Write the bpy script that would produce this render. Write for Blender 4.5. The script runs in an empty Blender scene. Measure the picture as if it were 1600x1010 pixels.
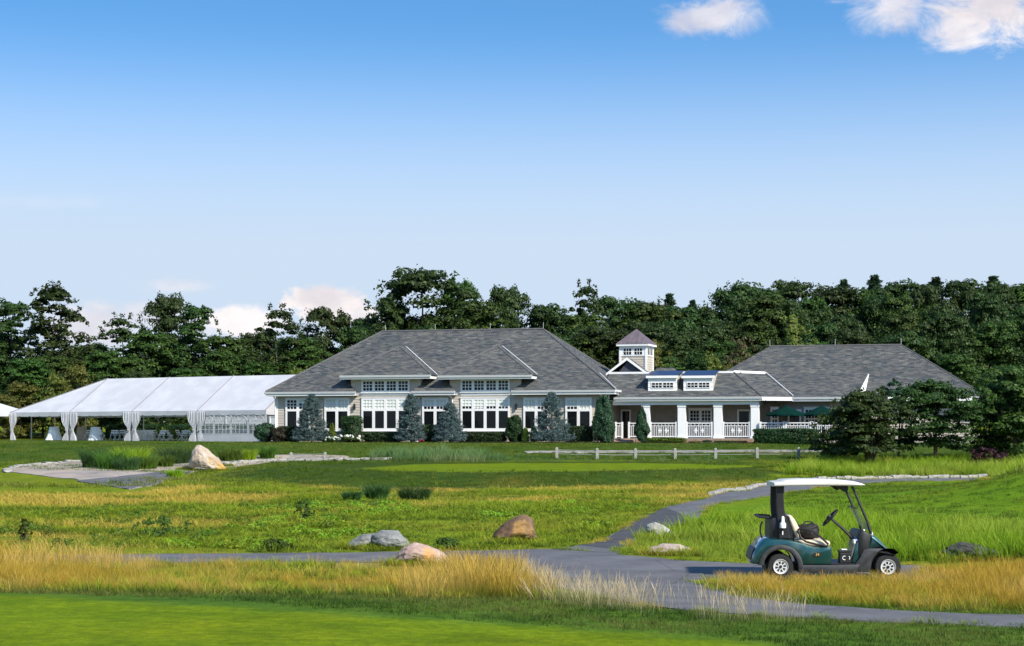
import bpy, bmesh, math, random
import numpy as np
from mathutils import Vector, Matrix

R = math.radians
FPX, HY, CZ = 2800.0, 685.0, 2.17          # focal length in photo pixels, horizon row, eye height
scn = bpy.context.scene
COL = scn.collection

# ------------------------------------------------------------------ camera
cam = bpy.data.cameras.new('camera')
cam.lens = 63.0; cam.sensor_width = 36.0; cam.sensor_fit = 'HORIZONTAL'
cam.shift_y = (HY - 505.0) / 1600.0
cam.clip_start = 0.5; cam.clip_end = 6000
cam_o = bpy.data.objects.new('camera', cam)
cam_o.location = (0, 0, CZ); cam_o.rotation_euler = (R(90), 0, 0)
COL.objects.link(cam_o); scn.camera = cam_o

# ------------------------------------------------------------------ sun, sky, exposure
SUN_AZ, SUN_EL = R(138), R(40)              # azimuth clockwise from the view direction (+Y), elevation
sd = Vector((math.sin(SUN_AZ) * math.cos(SUN_EL), math.cos(SUN_AZ) * math.cos(SUN_EL), math.sin(SUN_EL)))
sun = bpy.data.lights.new('sun', 'SUN'); sun.energy = 5.0; sun.angle = R(2.0); sun.color = (1.0, 0.93, 0.82)
sun_o = bpy.data.objects.new('sun', sun); sun_o.rotation_euler = sd.to_track_quat('Z', 'Y').to_euler()
sun_o.location = (20, -20, 40); COL.objects.link(sun_o)
scn.view_settings.view_transform = 'Standard'; scn.view_settings.look = 'None'
scn.view_settings.exposure = 0.45; scn.view_settings.gamma = 1.0; scn.view_settings.use_curve_mapping = False
scn.cycles.use_denoising = True
scn.cycles.max_bounces = 6; scn.cycles.transparent_max_bounces = 12
scn.cycles.sample_clamp_indirect = 6

class NT:
    """small node-tree writer"""
    def __init__(s, tree): s.t = tree; s.L = tree.links
    def n(s, typ, **kw):
        nd = s.t.nodes.new(typ)
        for k, v in kw.items():
            if k.startswith('_'): setattr(nd, k[1:], v)
        return nd
    def put(s, sock, v):
        if hasattr(v, 'links'): s.L.new(v, sock)
        elif isinstance(v, (tuple, list)):
            v = tuple(v)
            if sock.type == 'RGBA' and len(v) == 3: v = v + (1,)
            sock.default_value = v
        else: sock.default_value = v
    def math(s, op, a, b=0.0, c=0.0, clamp=False):
        nd = s.t.nodes.new('ShaderNodeMath'); nd.operation = op; nd.use_clamp = clamp
        s.put(nd.inputs[0], a); s.put(nd.inputs[1], b); s.put(nd.inputs[2], c)
        return nd.outputs[0]
    def mix(s, f, a, b, blend='MIX'):
        nd = s.t.nodes.new('ShaderNodeMix'); nd.data_type = 'RGBA'; nd.blend_type = blend
        s.put(nd.inputs[0], f); s.put(nd.inputs[6], a); s.put(nd.inputs[7], b)
        return nd.outputs[2]
    def noise(s, vec, scale, detail=4, rough=0.55, dist=0.0, dim='3D'):
        nd = s.t.nodes.new('ShaderNodeTexNoise'); nd.noise_dimensions = dim
        if vec is not None: s.L.new(vec, nd.inputs['Vector'])
        nd.inputs['Scale'].default_value = scale; nd.inputs['Detail'].default_value = detail
        nd.inputs['Roughness'].default_value = rough; nd.inputs['Distortion'].default_value = dist
        return nd.outputs[0]
    def ramp(s, f, stops):
        nd = s.t.nodes.new('ShaderNodeValToRGB'); e = nd.color_ramp.elements
        while len(e) < len(stops): e.new(0.5)
        for i, (p, c) in enumerate(stops):
            e[i].position = p; e[i].color = (*c, 1) if len(c) == 3 else c
        s.put(nd.inputs[0], f)
        return nd.outputs[0]
    def smooth(s, x, a, b):
        nd = s.t.nodes.new('ShaderNodeMapRange'); nd.interpolation_type = 'SMOOTHSTEP'
        s.put(nd.inputs[0], x); nd.inputs[1].default_value = a; nd.inputs[2].default_value = b
        return nd.outputs[0]
    def scalevec(s, v, sc):
        nd = s.t.nodes.new('ShaderNodeVectorMath'); nd.operation = 'MULTIPLY'
        s.L.new(v, nd.inputs[0]); nd.inputs[1].default_value = sc
        return nd.outputs[0]

world = bpy.data.worlds.new('World'); scn.world = world; world.use_nodes = True
wt = NT(world.node_tree); world.node_tree.nodes.clear()
tc = wt.n('ShaderNodeTexCoord')
sep = wt.n('ShaderNodeSeparateXYZ'); wt.L.new(tc.outputs['Generated'], sep.inputs[0])
wx, wy, wz = sep.outputs
# the sky deepens quickly above the horizon: the sky's own gradient, read a little higher up
cmb = wt.n('ShaderNodeCombineXYZ')
wt.put(cmb.inputs[0], wx); wt.put(cmb.inputs[1], wy); wt.put(cmb.inputs[2], wt.math('ADD', wt.math('MULTIPLY', wz, 2.0), 0.02))
nrm = wt.n('ShaderNodeVectorMath'); nrm.operation = 'NORMALIZE'; wt.L.new(cmb.outputs[0], nrm.inputs[0])
sky = wt.n('ShaderNodeTexSky'); sky.sky_type = 'NISHITA'; sky.sun_disc = False
sky.sun_elevation = SUN_EL; sky.sun_rotation = SUN_AZ
sky.air_density = 1.0; sky.dust_density = 0.6; sky.ozone_density = 1.6
wt.L.new(nrm.outputs[0], sky.inputs[0])
hs = wt.n('ShaderNodeHueSaturation'); hs.inputs['Saturation'].default_value = 1.16
wt.L.new(wt.mix(1.0, sky.outputs[0], (1.02, 1.22, 1.29), 'MULTIPLY'), hs.inputs['Color'])
az = wt.math('ARCTAN2', wx, wy)
el = wt.math('ARCTAN2', wz, wt.math('SQRT', wt.math('ADD', wt.math('MULTIPLY', wx, wx), wt.math('MULTIPLY', wy, wy))))
ae = wt.n('ShaderNodeCombineXYZ'); wt.put(ae.inputs[0], az); wt.put(ae.inputs[1], wt.math('MULTIPLY', el, 1.6))
cn = wt.noise(ae.outputs[0], 26, 8, 0.68, 0.6)
cn2 = wt.noise(ae.outputs[0], 9, 5, 0.6, 0.3)
def cloud_bank(px, py, rx, ry, k=1.0, edge=0.55):
    a0 = math.atan((px - 800) / FPX); e0 = math.atan((HY - py) / FPX)
    dx = wt.math('DIVIDE', wt.math('SUBTRACT', az, a0), rx / FPX)
    dy = wt.math('DIVIDE', wt.math('SUBTRACT', el, e0), ry / FPX)
    d = wt.math('SQRT', wt.math('ADD', wt.math('MULTIPLY', dx, dx), wt.math('MULTIPLY', dy, dy)))
    d = wt.math('ADD', d, wt.math('MULTIPLY', wt.math('SUBTRACT', cn, 0.5), 2.6))
    return wt.math('MULTIPLY', wt.math('SUBTRACT', 1.0, wt.smooth(d, 1.0 - edge, 1.0 + edge * 0.5)), k)
banks = [(1113, 32, 66, 29, .8, .75), (1400, 18, 56, 42, .8, .75), (1545, 22, 112, 62, 1, .55), (1500, 66, 52, 32, .9, .7),
         (1480, -20, 160, 40, 1, .5), (512, 478, 66, 27, 1, .3), (560, 492, 46, 18, .9, .4), (365, 508, 80, 26, .85, .45),
         (140, 512, 66, 34, .7, .6), (285, 452, 52, 13, .45, .8), (60, 328, 110, 12, .10, .8), (230, 496, 60, 18, .5, .6)]
mask = None
for b in banks:
    m = cloud_bank(*b)
    mask = m if mask is None else wt.math('MAXIMUM', mask, m)
# the same fair-weather clouds go on over the rest of the sky
rest = wt.math('MULTIPLY', wt.smooth(cn2, 0.66, 0.78), wt.smooth(el, 0.27, 0.34))
side = wt.math('MULTIPLY', wt.smooth(cn2, 0.64, 0.76), wt.smooth(wt.math('ABSOLUTE', az), 0.33, 0.42))
mask = wt.math('MAXIMUM', mask, wt.math('MAXIMUM', rest, side), clamp=True)
cshade = wt.mix(wt.smooth(wt.noise(ae.outputs[0], 17, 5, 0.6), 0.35, 0.65), (4.4, 4.05, 4.2), (6.3, 5.75, 5.5))
# moist summer air pales the sky towards the horizon all round
airy = wt.math('SUBTRACT', 1.0, wt.smooth(el, 0.095, 0.235))
base_sky = wt.mix(airy, hs.outputs[0], (3.35, 4.05, 4.95))
skyc = wt.mix(wt.math('MULTIPLY', mask, 0.92), base_sky, cshade)
bg = wt.n('ShaderNodeBackground'); bg.inputs[1].default_value = 0.135
wt.L.new(skyc, bg.inputs[0])
wo = wt.n('ShaderNodeOutputWorld'); wt.L.new(bg.outputs[0], wo.inputs[0])

# ------------------------------------------------------------------ helpers
def obj(name, mesh, parent=None, mat=None):
    o = bpy.data.objects.new(name, mesh)
    COL.objects.link(o)
    if parent is not None: o.parent = parent
    if mat is not None and len(mesh.materials) == 0: mesh.materials.append(mat)
    return o
def tag(o, label=None, cat=None, group=None, kind=None):
    if label: o['label'] = label
    if cat: o['category'] = cat
    if group: o['group'] = group
    if kind: o['kind'] = kind
    return o
def empty(name, loc, rz=0.0, label=None, cat=None, group=None):
    o = bpy.data.objects.new(name, None); o.empty_display_size = 0.3
    o.location = loc; o.rotation_euler = (0, 0, rz); COL.objects.link(o)
    return tag(o, label, cat, group)
def copy_tree(o, parent=None):
    c = o.copy(); COL.objects.link(c)
    if parent is not None: c.parent = parent
    for ch in list(o.children): copy_tree(ch, c)
    return c
def np_mesh(name, V, F, mat=None, smooth=False):
    """V (n,3), F (m,k) arrays -> mesh"""
    V = np.asarray(V, np.float32); F = np.asarray(F, np.int32)
    me = bpy.data.meshes.new(name)
    k = F.shape[1]
    me.vertices.add(len(V)); me.vertices.foreach_set('co', V.ravel())
    me.loops.add(F.size); me.loops.foreach_set('vertex_index', F.ravel())
    me.polygons.add(len(F)); me.polygons.foreach_set('loop_start', np.arange(len(F), dtype=np.int32) * k)
    if smooth: me.polygons.foreach_set('use_smooth', np.ones(len(F), bool))
    me.update(calc_edges=True); me.validate()
    if mat: me.materials.append(mat)
    return me
class MB:
    """collects boxes, tubes, prisms and lofts into one mesh"""
    def __init__(s): s.V = []; s.F = []
    def add(s, vs, fs):
        b = len(s.V); s.V += [tuple(v) for v in vs]; s.F += [tuple(b + i for i in f) for f in fs]; return s
    def box(s, x0, x1, y0, y1, z0, z1):
        return s.add([(x0,y0,z0),(x1,y0,z0),(x1,y1,z0),(x0,y1,z0),(x0,y0,z1),(x1,y0,z1),(x1,y1,z1),(x0,y1,z1)],
                     [(0,3,2,1),(4,5,6,7),(0,1,5,4),(1,2,6,5),(2,3,7,6),(3,0,4,7)])
    def hexa(s, lo, hi):
        return s.add(list(lo) + list(hi), [(0,3,2,1),(4,5,6,7),(0,1,5,4),(1,2,6,5),(2,3,7,6),(3,0,4,7)])
    def poly(s, pts): return s.add(pts, [tuple(range(len(pts)))])
    def slab(s, pts, off):
        """a polygon thickened by the vector off"""
        n = len(pts); o = Vector(off)
        vs = [Vector(p) for p in pts] + [Vector(p) + o for p in pts]
        fs = [tuple(range(n)), tuple(range(2 * n - 1, n - 1, -1))] + [(i, i + n, (i + 1) % n + n, (i + 1) % n) for i in range(n)]
        return s.add(vs, fs)
    def loft(s, rings, caps=True, closed=True):
        n = len(rings[0]); vs = [p for r in rings for p in r]; fs = []
        for i in range(len(rings) - 1):
            for j in range(n if closed else n - 1):
                a = i * n + j; b = i * n + (j + 1) % n
                fs.append((a, b, b + n, a + n))
        if caps: fs += [tuple(range(n - 1, -1, -1)), tuple(range((len(rings) - 1) * n, len(rings) * n))]
        return s.add(vs, fs)
    def tube(s, pts, r, n=8, caps=True):
        pts = [Vector(p) for p in pts]; rs = r if isinstance(r, (list, tuple)) else [r] * len(pts)
        rings = []; prev = None
        for i, p in enumerate(pts):
            d = (pts[min(i + 1, len(pts) - 1)] - pts[max(i - 1, 0)]).normalized()
            if prev is None:
                u = d.orthogonal().normalized()
            else:
                u = prev - d * prev.dot(d)
                u = u.normalized() if u.length > 1e-6 else d.orthogonal().normalized()
            prev = u; w = d.cross(u)
            rings.append([p + (u * math.cos(2 * math.pi * k / n) + w * math.sin(2 * math.pi * k / n)) * rs[i] for k in range(n)])
        return s.loft(rings, caps)
    def lathe(s, prof, c=(0, 0, 0), axis='z', n=24):
        rings = []
        for r, h in prof:
            ring = []
            for k in range(n):
                a = 2 * math.pi * k / n; x, y = r * math.cos(a), r * math.sin(a)
                q = {'z': (x, y, h), 'y': (x, h, -y), 'x': (h, x, y)}[axis]
                ring.append((c[0] + q[0], c[1] + q[1], c[2] + q[2]))
            rings.append(ring)
        return s.loft(rings)
    def mesh(s, name, mat=None, smooth=None, bevel=0.0):
        me = bpy.data.meshes.new(name); me.from_pydata(s.V, [], s.F)
        bm = bmesh.new(); bm.from_mesh(me)
        bmesh.ops.recalc_face_normals(bm, faces=bm.faces)
        if bevel: bmesh.ops.bevel(bm, geom=list(bm.edges), offset=bevel, segments=2, profile=0.5, affect='EDGES', clamp_overlap=True)
        if smooth is not None:
            for f in bm.faces: f.smooth = True
            lim = math.radians(smooth)
            for e in bm.edges:
                if len(e.link_faces) == 2 and e.calc_face_angle(0) > lim: e.smooth = False
        bm.to_mesh(me); bm.free(); me.update()
        if mat: me.materials.append(mat)
        return me
    def build(s, name, mat, parent=None, smooth=None, bevel=0.0):
        return obj(name, s.mesh(name, mat, smooth, bevel), parent)

# ------------------------------------------------------------------ terrain
def sst(a, b, x):
    t = np.clip((np.asarray(x, float) - a) / (b - a), 0, 1); return t * t * (3 - 2 * t)
_BY = np.array([-200, 60, 70, 78, 86, 100, 106, 111, 117, 122, 140, 170, 230, 320, 900], float)
_BZ = np.array([0, 0, .03, .12, .26, .60, .86, 1.25, 1.76, 1.87, 1.92, 2.2, 3.5, 5.0, 5.0], float)
_fy = np.linspace(-200, 900, 4401); _fz = np.interp(_fy, _BY, _BZ)
_k = np.hanning(17); _k /= _k.sum(); _fz = np.convolve(np.pad(_fz, 8, mode='edge'), _k, 'valid')
def H(X, Y):
    X = np.asarray(X, float); Y = np.asarray(Y, float)
    b = np.interp(Y, _fy, _fz)
    # raised practice green in front of the clubhouse, its bank towards the path
    e = np.sqrt(((X - 0.5) / 15.5) ** 2 + ((Y - 94) / 15.5) ** 2)
    g = 0.66 + (Y - 80) * 0.0012
    b = b + np.maximum(g - b, 0) * (1 - sst(0.84, 1.10, e))
    # mound at the right
    b = b + 1.65 * np.exp(-((X - 20.5) / 6.0) ** 2 - ((Y - 58) / 9.0) ** 2)
    # wooded hill to the right, behind
    b = b + 9.0 * sst(160, 260, Y) * sst(-10, 70, X)
    # near green: a low swell falling away to the right and towards the path
    b = b + 0.30 * (1 - sst(-7, 8, X)) * (1 - sst(20.5, 27, Y))
    # unevenness of the meadow
    m = sst(27, 34, Y) * (1 - sst(70, 80, Y))
    b = b + m * (0.05 * np.sin(X * 0.7 + 0.4 * Y) + 0.05 * np.sin(X * 0.31 - 0.23 * Y + 1.3))
    # rolls of the lawn and of the bank
    l = sst(74, 80, Y) * (1 - sst(116, 121, Y)) * (1 - .8 * (e < .84))
    b = b + l * (0.045 * np.sin(X * 0.55 + 1.1 * np.sin(Y * .35)) + 0.035 * np.sin(Y * 0.9 + X * .22))
    return b
def gp(px, py):
    """photo pixel -> where its ray meets the ground"""
    Y = np.arange(9.0, 320.0, 0.05); X = (px - 800) / FPX * Y
    zr = CZ + (HY - py) / FPX * Y
    hit = np.nonzero(H(X, Y) >= zr)[0]
    i = hit[0] if len(hit) else len(Y) - 1
    return float(X[i]), float(Y[i])
def gpz(px, py, dz=0.0):
    x, y = gp(px, py); return Vector((x, y, float(H(x, y)) + dz))
def at(px, py, Y):
    return Vector(((px - 800) / FPX * Y, Y, CZ + (HY - py) / FPX * Y))
def dens(pts, step=6.0):
    out = []
    for a, b in zip(pts, pts[1:] + pts[:1]):
        n = max(1, int(max(abs(a[0] - b[0]) / 40, abs(a[1] - b[1]) / step)))
        out += [(a[0] + (b[0] - a[0]) * k / n, a[1] + (b[1] - a[1]) * k / n) for k in range(n)]
    return out
def wpoly(pts): return np.array([gp(*p) for p in dens(pts)])
def sdist(P, Q):
    """signed distance (inside negative) of points Q (n,2) to polygon P (m,2)"""
    d = np.full(len(Q), 1e9); ins = np.zeros(len(Q), bool)
    A = P; B = np.roll(P, -1, 0)
    for (ax, ay), (bx, by) in zip(A, B):
        ex, ey = bx - ax, by - ay; l2 = ex * ex + ey * ey + 1e-12
        t = np.clip(((Q[:, 0] - ax) * ex + (Q[:, 1] - ay) * ey) / l2, 0, 1)
        d = np.minimum(d, (Q[:, 0] - ax - t * ex) ** 2 + (Q[:, 1] - ay - t * ey) ** 2)
        c = ((ay > Q[:, 1]) != (by > Q[:, 1]))
        with np.errstate(divide='ignore', invalid='ignore'):
            xi = ex * (Q[:, 1] - ay) / (ey if abs(ey) > 1e-12 else 1e-12) + ax
        ins ^= c & (Q[:, 0] < xi)
    return np.where(ins, -1, 1) * np.sqrt(d)
def vnoise(X, Y, s, seed=0):
    """cheap smooth value noise, 0..1"""
    x = X / s; y = Y / s; xi = np.floor(x).astype(np.int64); yi = np.floor(y).astype(np.int64)
    fx = x - xi; fy = y - yi; fx = fx * fx * (3 - 2 * fx); fy = fy * fy * (3 - 2 * fy)
    def hsh(a, b):
        n = (a * 374761393 + b * 668265263 + seed * 974634221) & 0x7fffffff
        n = ((n ^ (n >> 13)) * 1274126177) & 0x7fffffff
        return ((n ^ (n >> 16)) & 0xffff) / 65535.0
    return (hsh(xi, yi) * (1 - fx) + hsh(xi + 1, yi) * fx) * (1 - fy) + (hsh(xi, yi + 1) * (1 - fx) + hsh(xi + 1, yi + 1) * fx) * fy

# ------------------------------------------------------------------ materials
MATS = {}
def mat_nodes(name):
    m = bpy.data.materials.new(name); m.use_nodes = True
    t = NT(m.node_tree); b = m.node_tree.nodes['Principled BSDF']
    MATS[name] = m
    return m, t, b
def simple(name, col, rough=0.6, metal=0.0, var=0.12, scale=6.0, bump=0.0, bscale=40.0, spec=0.5):
    m, t, b = mat_nodes(name)
    g = t.n('ShaderNodeTexCoord').outputs['Object']
    f = t.noise(g, scale, 5, 0.6)
    lo = tuple(c * (1 - var) for c in col); hi = tuple(min(1, c * (1 + var)) for c in col)
    t.L.new(t.mix(t.smooth(f, 0.3, 0.7), lo, hi), b.inputs['Base Color'])
    b.inputs['Roughness'].default_value = rough; b.inputs['Metallic'].default_value = metal
    b.inputs['Specular IOR Level'].default_value = spec
    if bump:
        bp = t.n('ShaderNodeBump'); bp.inputs['Strength'].default_value = bump; bp.inputs['Distance'].default_value = 0.02
        t.L.new(t.noise(g, bscale, 4, 0.6), bp.inputs['Height']); t.L.new(bp.outputs[0], b.inputs['Normal'])
    return m
def leafmat(name, cols, trans=0.35, rough=0.55):
    """leaves: colour varies from leaf to leaf and from plant to plant, light comes through"""
    m, t, b = mat_nodes(name)
    geo = t.n('ShaderNodeNewGeometry'); oi = t.n('ShaderNodeObjectInfo')
    n = len(cols)
    c = t.ramp(geo.outputs['Random Per Island'], [(i / max(1, n - 1), cols[i]) for i in range(n)])
    h = t.n('ShaderNodeHueSaturation'); t.L.new(c, h.inputs['Color'])
    t.L.new(t.math('ADD', t.math('MULTIPLY', oi.outputs['Random'], 0.05), 0.475), h.inputs['Hue'])
    t.L.new(t.math('ADD', t.math('MULTIPLY', oi.outputs['Random'], 0.5), 0.75), h.inputs['Value'])
    t.L.new(h.outputs[0], b.inputs['Base Color']); b.inputs['Roughness'].default_value = rough
    b.inputs['Specular IOR Level'].default_value = 0.25
    tr = t.n('ShaderNodeBsdfTranslucent'); t.L.new(h.outputs[0], tr.inputs[0])
    mx = t.n('ShaderNodeMixShader'); mx.inputs[0].default_value = trans
    t.L.new(b.outputs[0], mx.inputs[1]); t.L.new(tr.outputs[0], mx.inputs[2])
    t.L.new(mx.outputs[0], m.node_tree.nodes['Material Output'].inputs[0])
    return m
# ------------------------------------------------------------------ ground
def axis(a, b, step, lo, hi, grow=1.18):
    xs = list(np.arange(a, b + 1e-6, step)); s = step
    while xs[-1] < hi: s *= grow; xs.append(xs[-1] + s)
    s = step; left = []
    x = a
    while x > lo: s *= grow; x -= s; left.append(x)
    return np.array(left[::-1] + xs)
GX = axis(-46, 44, 0.4, -900, 900); GY = axis(11, 132, 0.4, -120, 900)
XX, YY = np.meshgrid(GX, GY); ZZ = H(XX, YY)
Q = np.stack([XX.ravel(), YY.ravel()], 1)
nx = len(GX); idx = np.arange(len(GX) * len(GY)).reshape(len(GY), nx)
GF = np.stack([idx[:-1, :-1], idx[:-1, 1:], idx[1:, 1:], idx[1:, :-1]], -1).reshape(-1, 4)
C_ROUGH = (.17, .225, .014); C_LAWN = (.060, .105, .016); C_GREEN = (.150, .225, .006); C_FRINGE = (.085, .165, .020)
C_DRY = (.25, .185, .045); C_FAIR = (.13, .24, .010); C_SOIL = (.050, .036, .026); C_BANK = (.048, .085, .012)
tint = np.tile(np.array(C_ROUGH), (len(Q), 1))
def zone(pts, col, soft=0.6, rag=0.6, amount=1.0, world=None, patch=None, seed=1):
    P = np.array(world) if world is not None else wpoly(pts)
    lo = P.min(0) - soft * 3 - rag; hi = P.max(0) + soft * 3 + rag
    sel = np.nonzero((Q[:, 0] > lo[0]) & (Q[:, 0] < hi[0]) & (Q[:, 1] > lo[1]) & (Q[:, 1] < hi[1]))[0]
    if not len(sel): return
    q = Q[sel]
    d = sdist(P, q) + (vnoise(q[:, 0], q[:, 1], 1.6, seed) - 0.5) * 2 * rag
    w = (1 - sst(-soft, soft, d)) * amount
    if patch:                                   # broken into patches of the given size
        w = w * sst(0.38, 0.62, vnoise(q[:, 0], q[:, 1] * 0.45, patch, seed + 5))
    tint[sel] = tint[sel] * (1 - w[:, None]) + np.array(col) * w[:, None]
# clubhouse lawn and the bank of the practice green
zone(None, C_LAWN, 2, 1, world=[(-60, 103), (-20, 103), (-14, 104), (20, 105), (60, 107), (60, 150), (-60, 150)])
zone([(400, 722), (560, 722), (1180, 722), (1215, 738), (1180, 752), (1000, 758), (760, 764), (560, 764), (420, 752), (350, 742)], C_BANK, 0.6, 0.7, seed=3)
zone([(560, 732), (640, 726), (800, 724), (1000, 724), (1170, 726), (1192, 729), (1100, 733), (900, 737), (700, 738), (600, 736)], C_GREEN, 0.35, 0.15, seed=4)
# dry patches of the meadow
zone([(0, 768), (220, 776), (480, 790), (520, 815), (300, 836), (0, 850)], C_DRY, 1.5, 1.5, .75, patch=2.6, seed=7)
zone([(620, 752), (900, 742), (1200, 732), (1330, 738), (1200, 754), (1090, 778), (900, 786), (620, 776)], C_DRY, 1.5, 1.5, .72, patch=3.2, seed=9)
zone([(230, 755), (560, 762), (560, 800), (230, 792)], C_DRY, 1.2, 1.5, .6, patch=2.2, seed=11)
# mown fairway at the right with the mound
zone([(1120, 790), (1210, 776), (1330, 757), (1480, 752), (1620, 735), (1700, 738), (1700, 820), (1500, 812), (1300, 806), (1130, 802)], C_FAIR, 0.8, 0.3, seed=13)
zone(None, C_FAIR, 2, 0.5, world=[(14, 44), (40, 44), (40, 75), (20, 82), (15, 66)], seed=14)
# golden grass strip, sandy verge of the path
zone([(-60, 872), (150, 874), (500, 880), (850, 895), (1000, 940), (820, 945), (500, 940), (250, 930), (-60, 925)], C_DRY, 0.8, 0.8, .8, patch=1.6, seed=15)
zone([(1090, 906), (1200, 900), (1420, 893), (2000, 880), (2000, 966), (1400, 955), (1200, 940), (1110, 925)], C_DRY, 0.4, 0.4, .8, patch=1.5, seed=17)
zone([(150, 876), (640, 876), (640, 888), (200, 890)], (.36, .29, .16), 0.4, 0.6, .6, patch=1.0, seed=18)
# near rough and putting green
zone(None, C_FRINGE, 0.8, 0.5, world=[(-30, 9), (30, 9), (30, 20.5), (10, 22.3), (4, 23.2), (-2, 24.2), (-8, 25.5), (-30, 28)], seed=19)
crest = [(-200, 914), (0, 928), (200, 941), (400, 953), (560, 963), (800, 978), (1000, 993), (1130, 1003)]
cw = [gp(a[0] + (c_[0] - a[0]) * k / 8, a[1] + (c_[1] - a[1]) * k / 8) for a, c_ in zip(crest, crest[1:] + [(1200, 1009)]) for k in range(8)]
zone(None, C_GREEN, 0.14, 0.10, world=cw + [(2.6, 17.6), (4.5, 12), (6, 4), (-30, 4), (-30, 24)], seed=21)
# planting bed along the clubhouse
gm = np_mesh('ground', np.stack([XX.ravel(), YY.ravel(), ZZ.ravel()], 1), GF, smooth=True)
ca = gm.color_attributes.new('tint', 'FLOAT_COLOR', 'POINT')
ca.data.foreach_set('color', np.concatenate([tint, np.ones((len(tint), 1))], 1).astype(np.float32).ravel())
m, t, b = mat_nodes('ground_turf')
pos = t.n('ShaderNodeNewGeometry').outputs['Position']
at_ = t.n('ShaderNodeVertexColor'); at_.layer_name = 'tint'
fine = t.noise(t.scalevec(pos, (1, .6, 1)), 9, 8, 0.72); mid = t.noise(pos, 1.1, 5, 0.6); big = t.noise(pos, 0.22, 4, 0.55)
c = t.mix(t.smooth(mid, 0.3, 0.7), t.mix(1.0, at_.outputs[0], (.74, .80, .72), 'MULTIPLY'), t.mix(1.0, at_.outputs[0], (1.22, 1.14, 1.1), 'MULTIPLY'))
c = t.mix(t.math('MULTIPLY', t.smooth(fine, 0.35, 0.7), 0.55), t.mix(1.0, c, (.66, .70, .62), 'MULTIPLY'), t.mix(1.0, c, (1.35, 1.28, 1.15), 'MULTIPLY'))
c = t.mix(t.smooth(big, 0.4, 0.65), c, t.mix(1.0, c, (1.12, .98, .86), 'MULTIPLY'))
t.L.new(c, b.inputs['Base Color']); b.inputs['Roughness'].default_value = 0.9; b.inputs['Specular IOR Level'].default_value = 0.05
c = t.mix(t.math('MULTIPLY', t.smooth(t.noise(t.scalevec(pos, (.5, 1.6, 1)), 2.6, 6, .68), .42, .66), .6), c, t.mix(1.0, c, (.66, .74, .55), 'MULTIPLY'))
t.L.new(c, b.inputs['Base Color'])
bp = t.n('ShaderNodeBump'); bp.inputs['Strength'].default_value = 0.55; bp.inputs['Distance'].default_value = 0.05
t.L.new(t.math('ADD', t.math('MULTIPLY', fine, 1.0), t.math('MULTIPLY', t.noise(pos, 38, 3, .6), .5)), bp.inputs['Height']); t.L.new(bp.outputs[0], b.inputs['Normal'])
gm.materials.append(m)
tag(obj('ground', gm), kind='structure')

# ------------------------------------------------------------------ paths
def asphalt(name, col, sandy=0.0, rough=0.85):
    m, t, b = mat_nodes(name)
    pos = t.n('ShaderNodeNewGeometry').outputs['Position']
    g1 = t.noise(pos, 60, 4, 0.7); g2 = t.noise(pos, 0.9, 5, 0.65); g3 = t.noise(pos, 3, 6, .65)
    c = t.mix(t.smooth(g2, .3, .72), tuple(x * .78 for x in col), tuple(x * 1.22 for x in col))
    c = t.mix(t.math('MULTIPLY', t.smooth(g1, .4, .7), .5), c, t.mix(1.0, c, (1.55, 1.5, 1.45), 'MULTIPLY'))
    c = t.mix(t.math('MULTIPLY', t.smooth(g3, .56, .75), .3), c, tuple(x * .7 for x in col))
    c = t.mix(t.math('MULTIPLY', t.smooth(t.noise(pos, 2.4, 6, .7), .60, .74), .45), c, (.26, .22, .16))
    vor = t.n('ShaderNodeTexVoronoi'); vor.feature = 'DISTANCE_TO_EDGE'; vor.inputs['Scale'].default_value = .55; t.L.new(pos, vor.inputs['Vector'])
    c = t.mix(t.math('MULTIPLY', t.math('SUBTRACT', 1.0, t.smooth(t.math('ADD', vor.outputs[0], t.math('MULTIPLY', g2, .02)), .008, .03)), .5), c, tuple(x * .4 for x in col))
    if sandy: c = t.mix(t.math('MULTIPLY', t.smooth(t.noise(pos, .35, 5, .6), .42, .6), sandy), c, (.40, .33, .25))
    t.L.new(c, b.inputs['Base Color']); b.inputs['Roughness'].default_value = rough; b.inputs['Specular IOR Level'].default_value = 0.3
    bp = t.n('ShaderNodeBump'); bp.inputs['Strength'].default_value = 0.4; bp.inputs['Distance'].default_value = 0.01
    t.L.new(g1, bp.inputs['Height']); t.L.new(bp.outputs[0], b.inputs['Normal'])
    return m
def resample(P, n):
    P = np.array(P, float); s = np.r_[0, np.cumsum(np.hypot(*np.diff(P, axis=0).T))]
    u = np.linspace(0, s[-1], n)
    return np.stack([np.interp(u, s, P[:, 0]), np.interp(u, s, P[:, 1])], 1)
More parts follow.
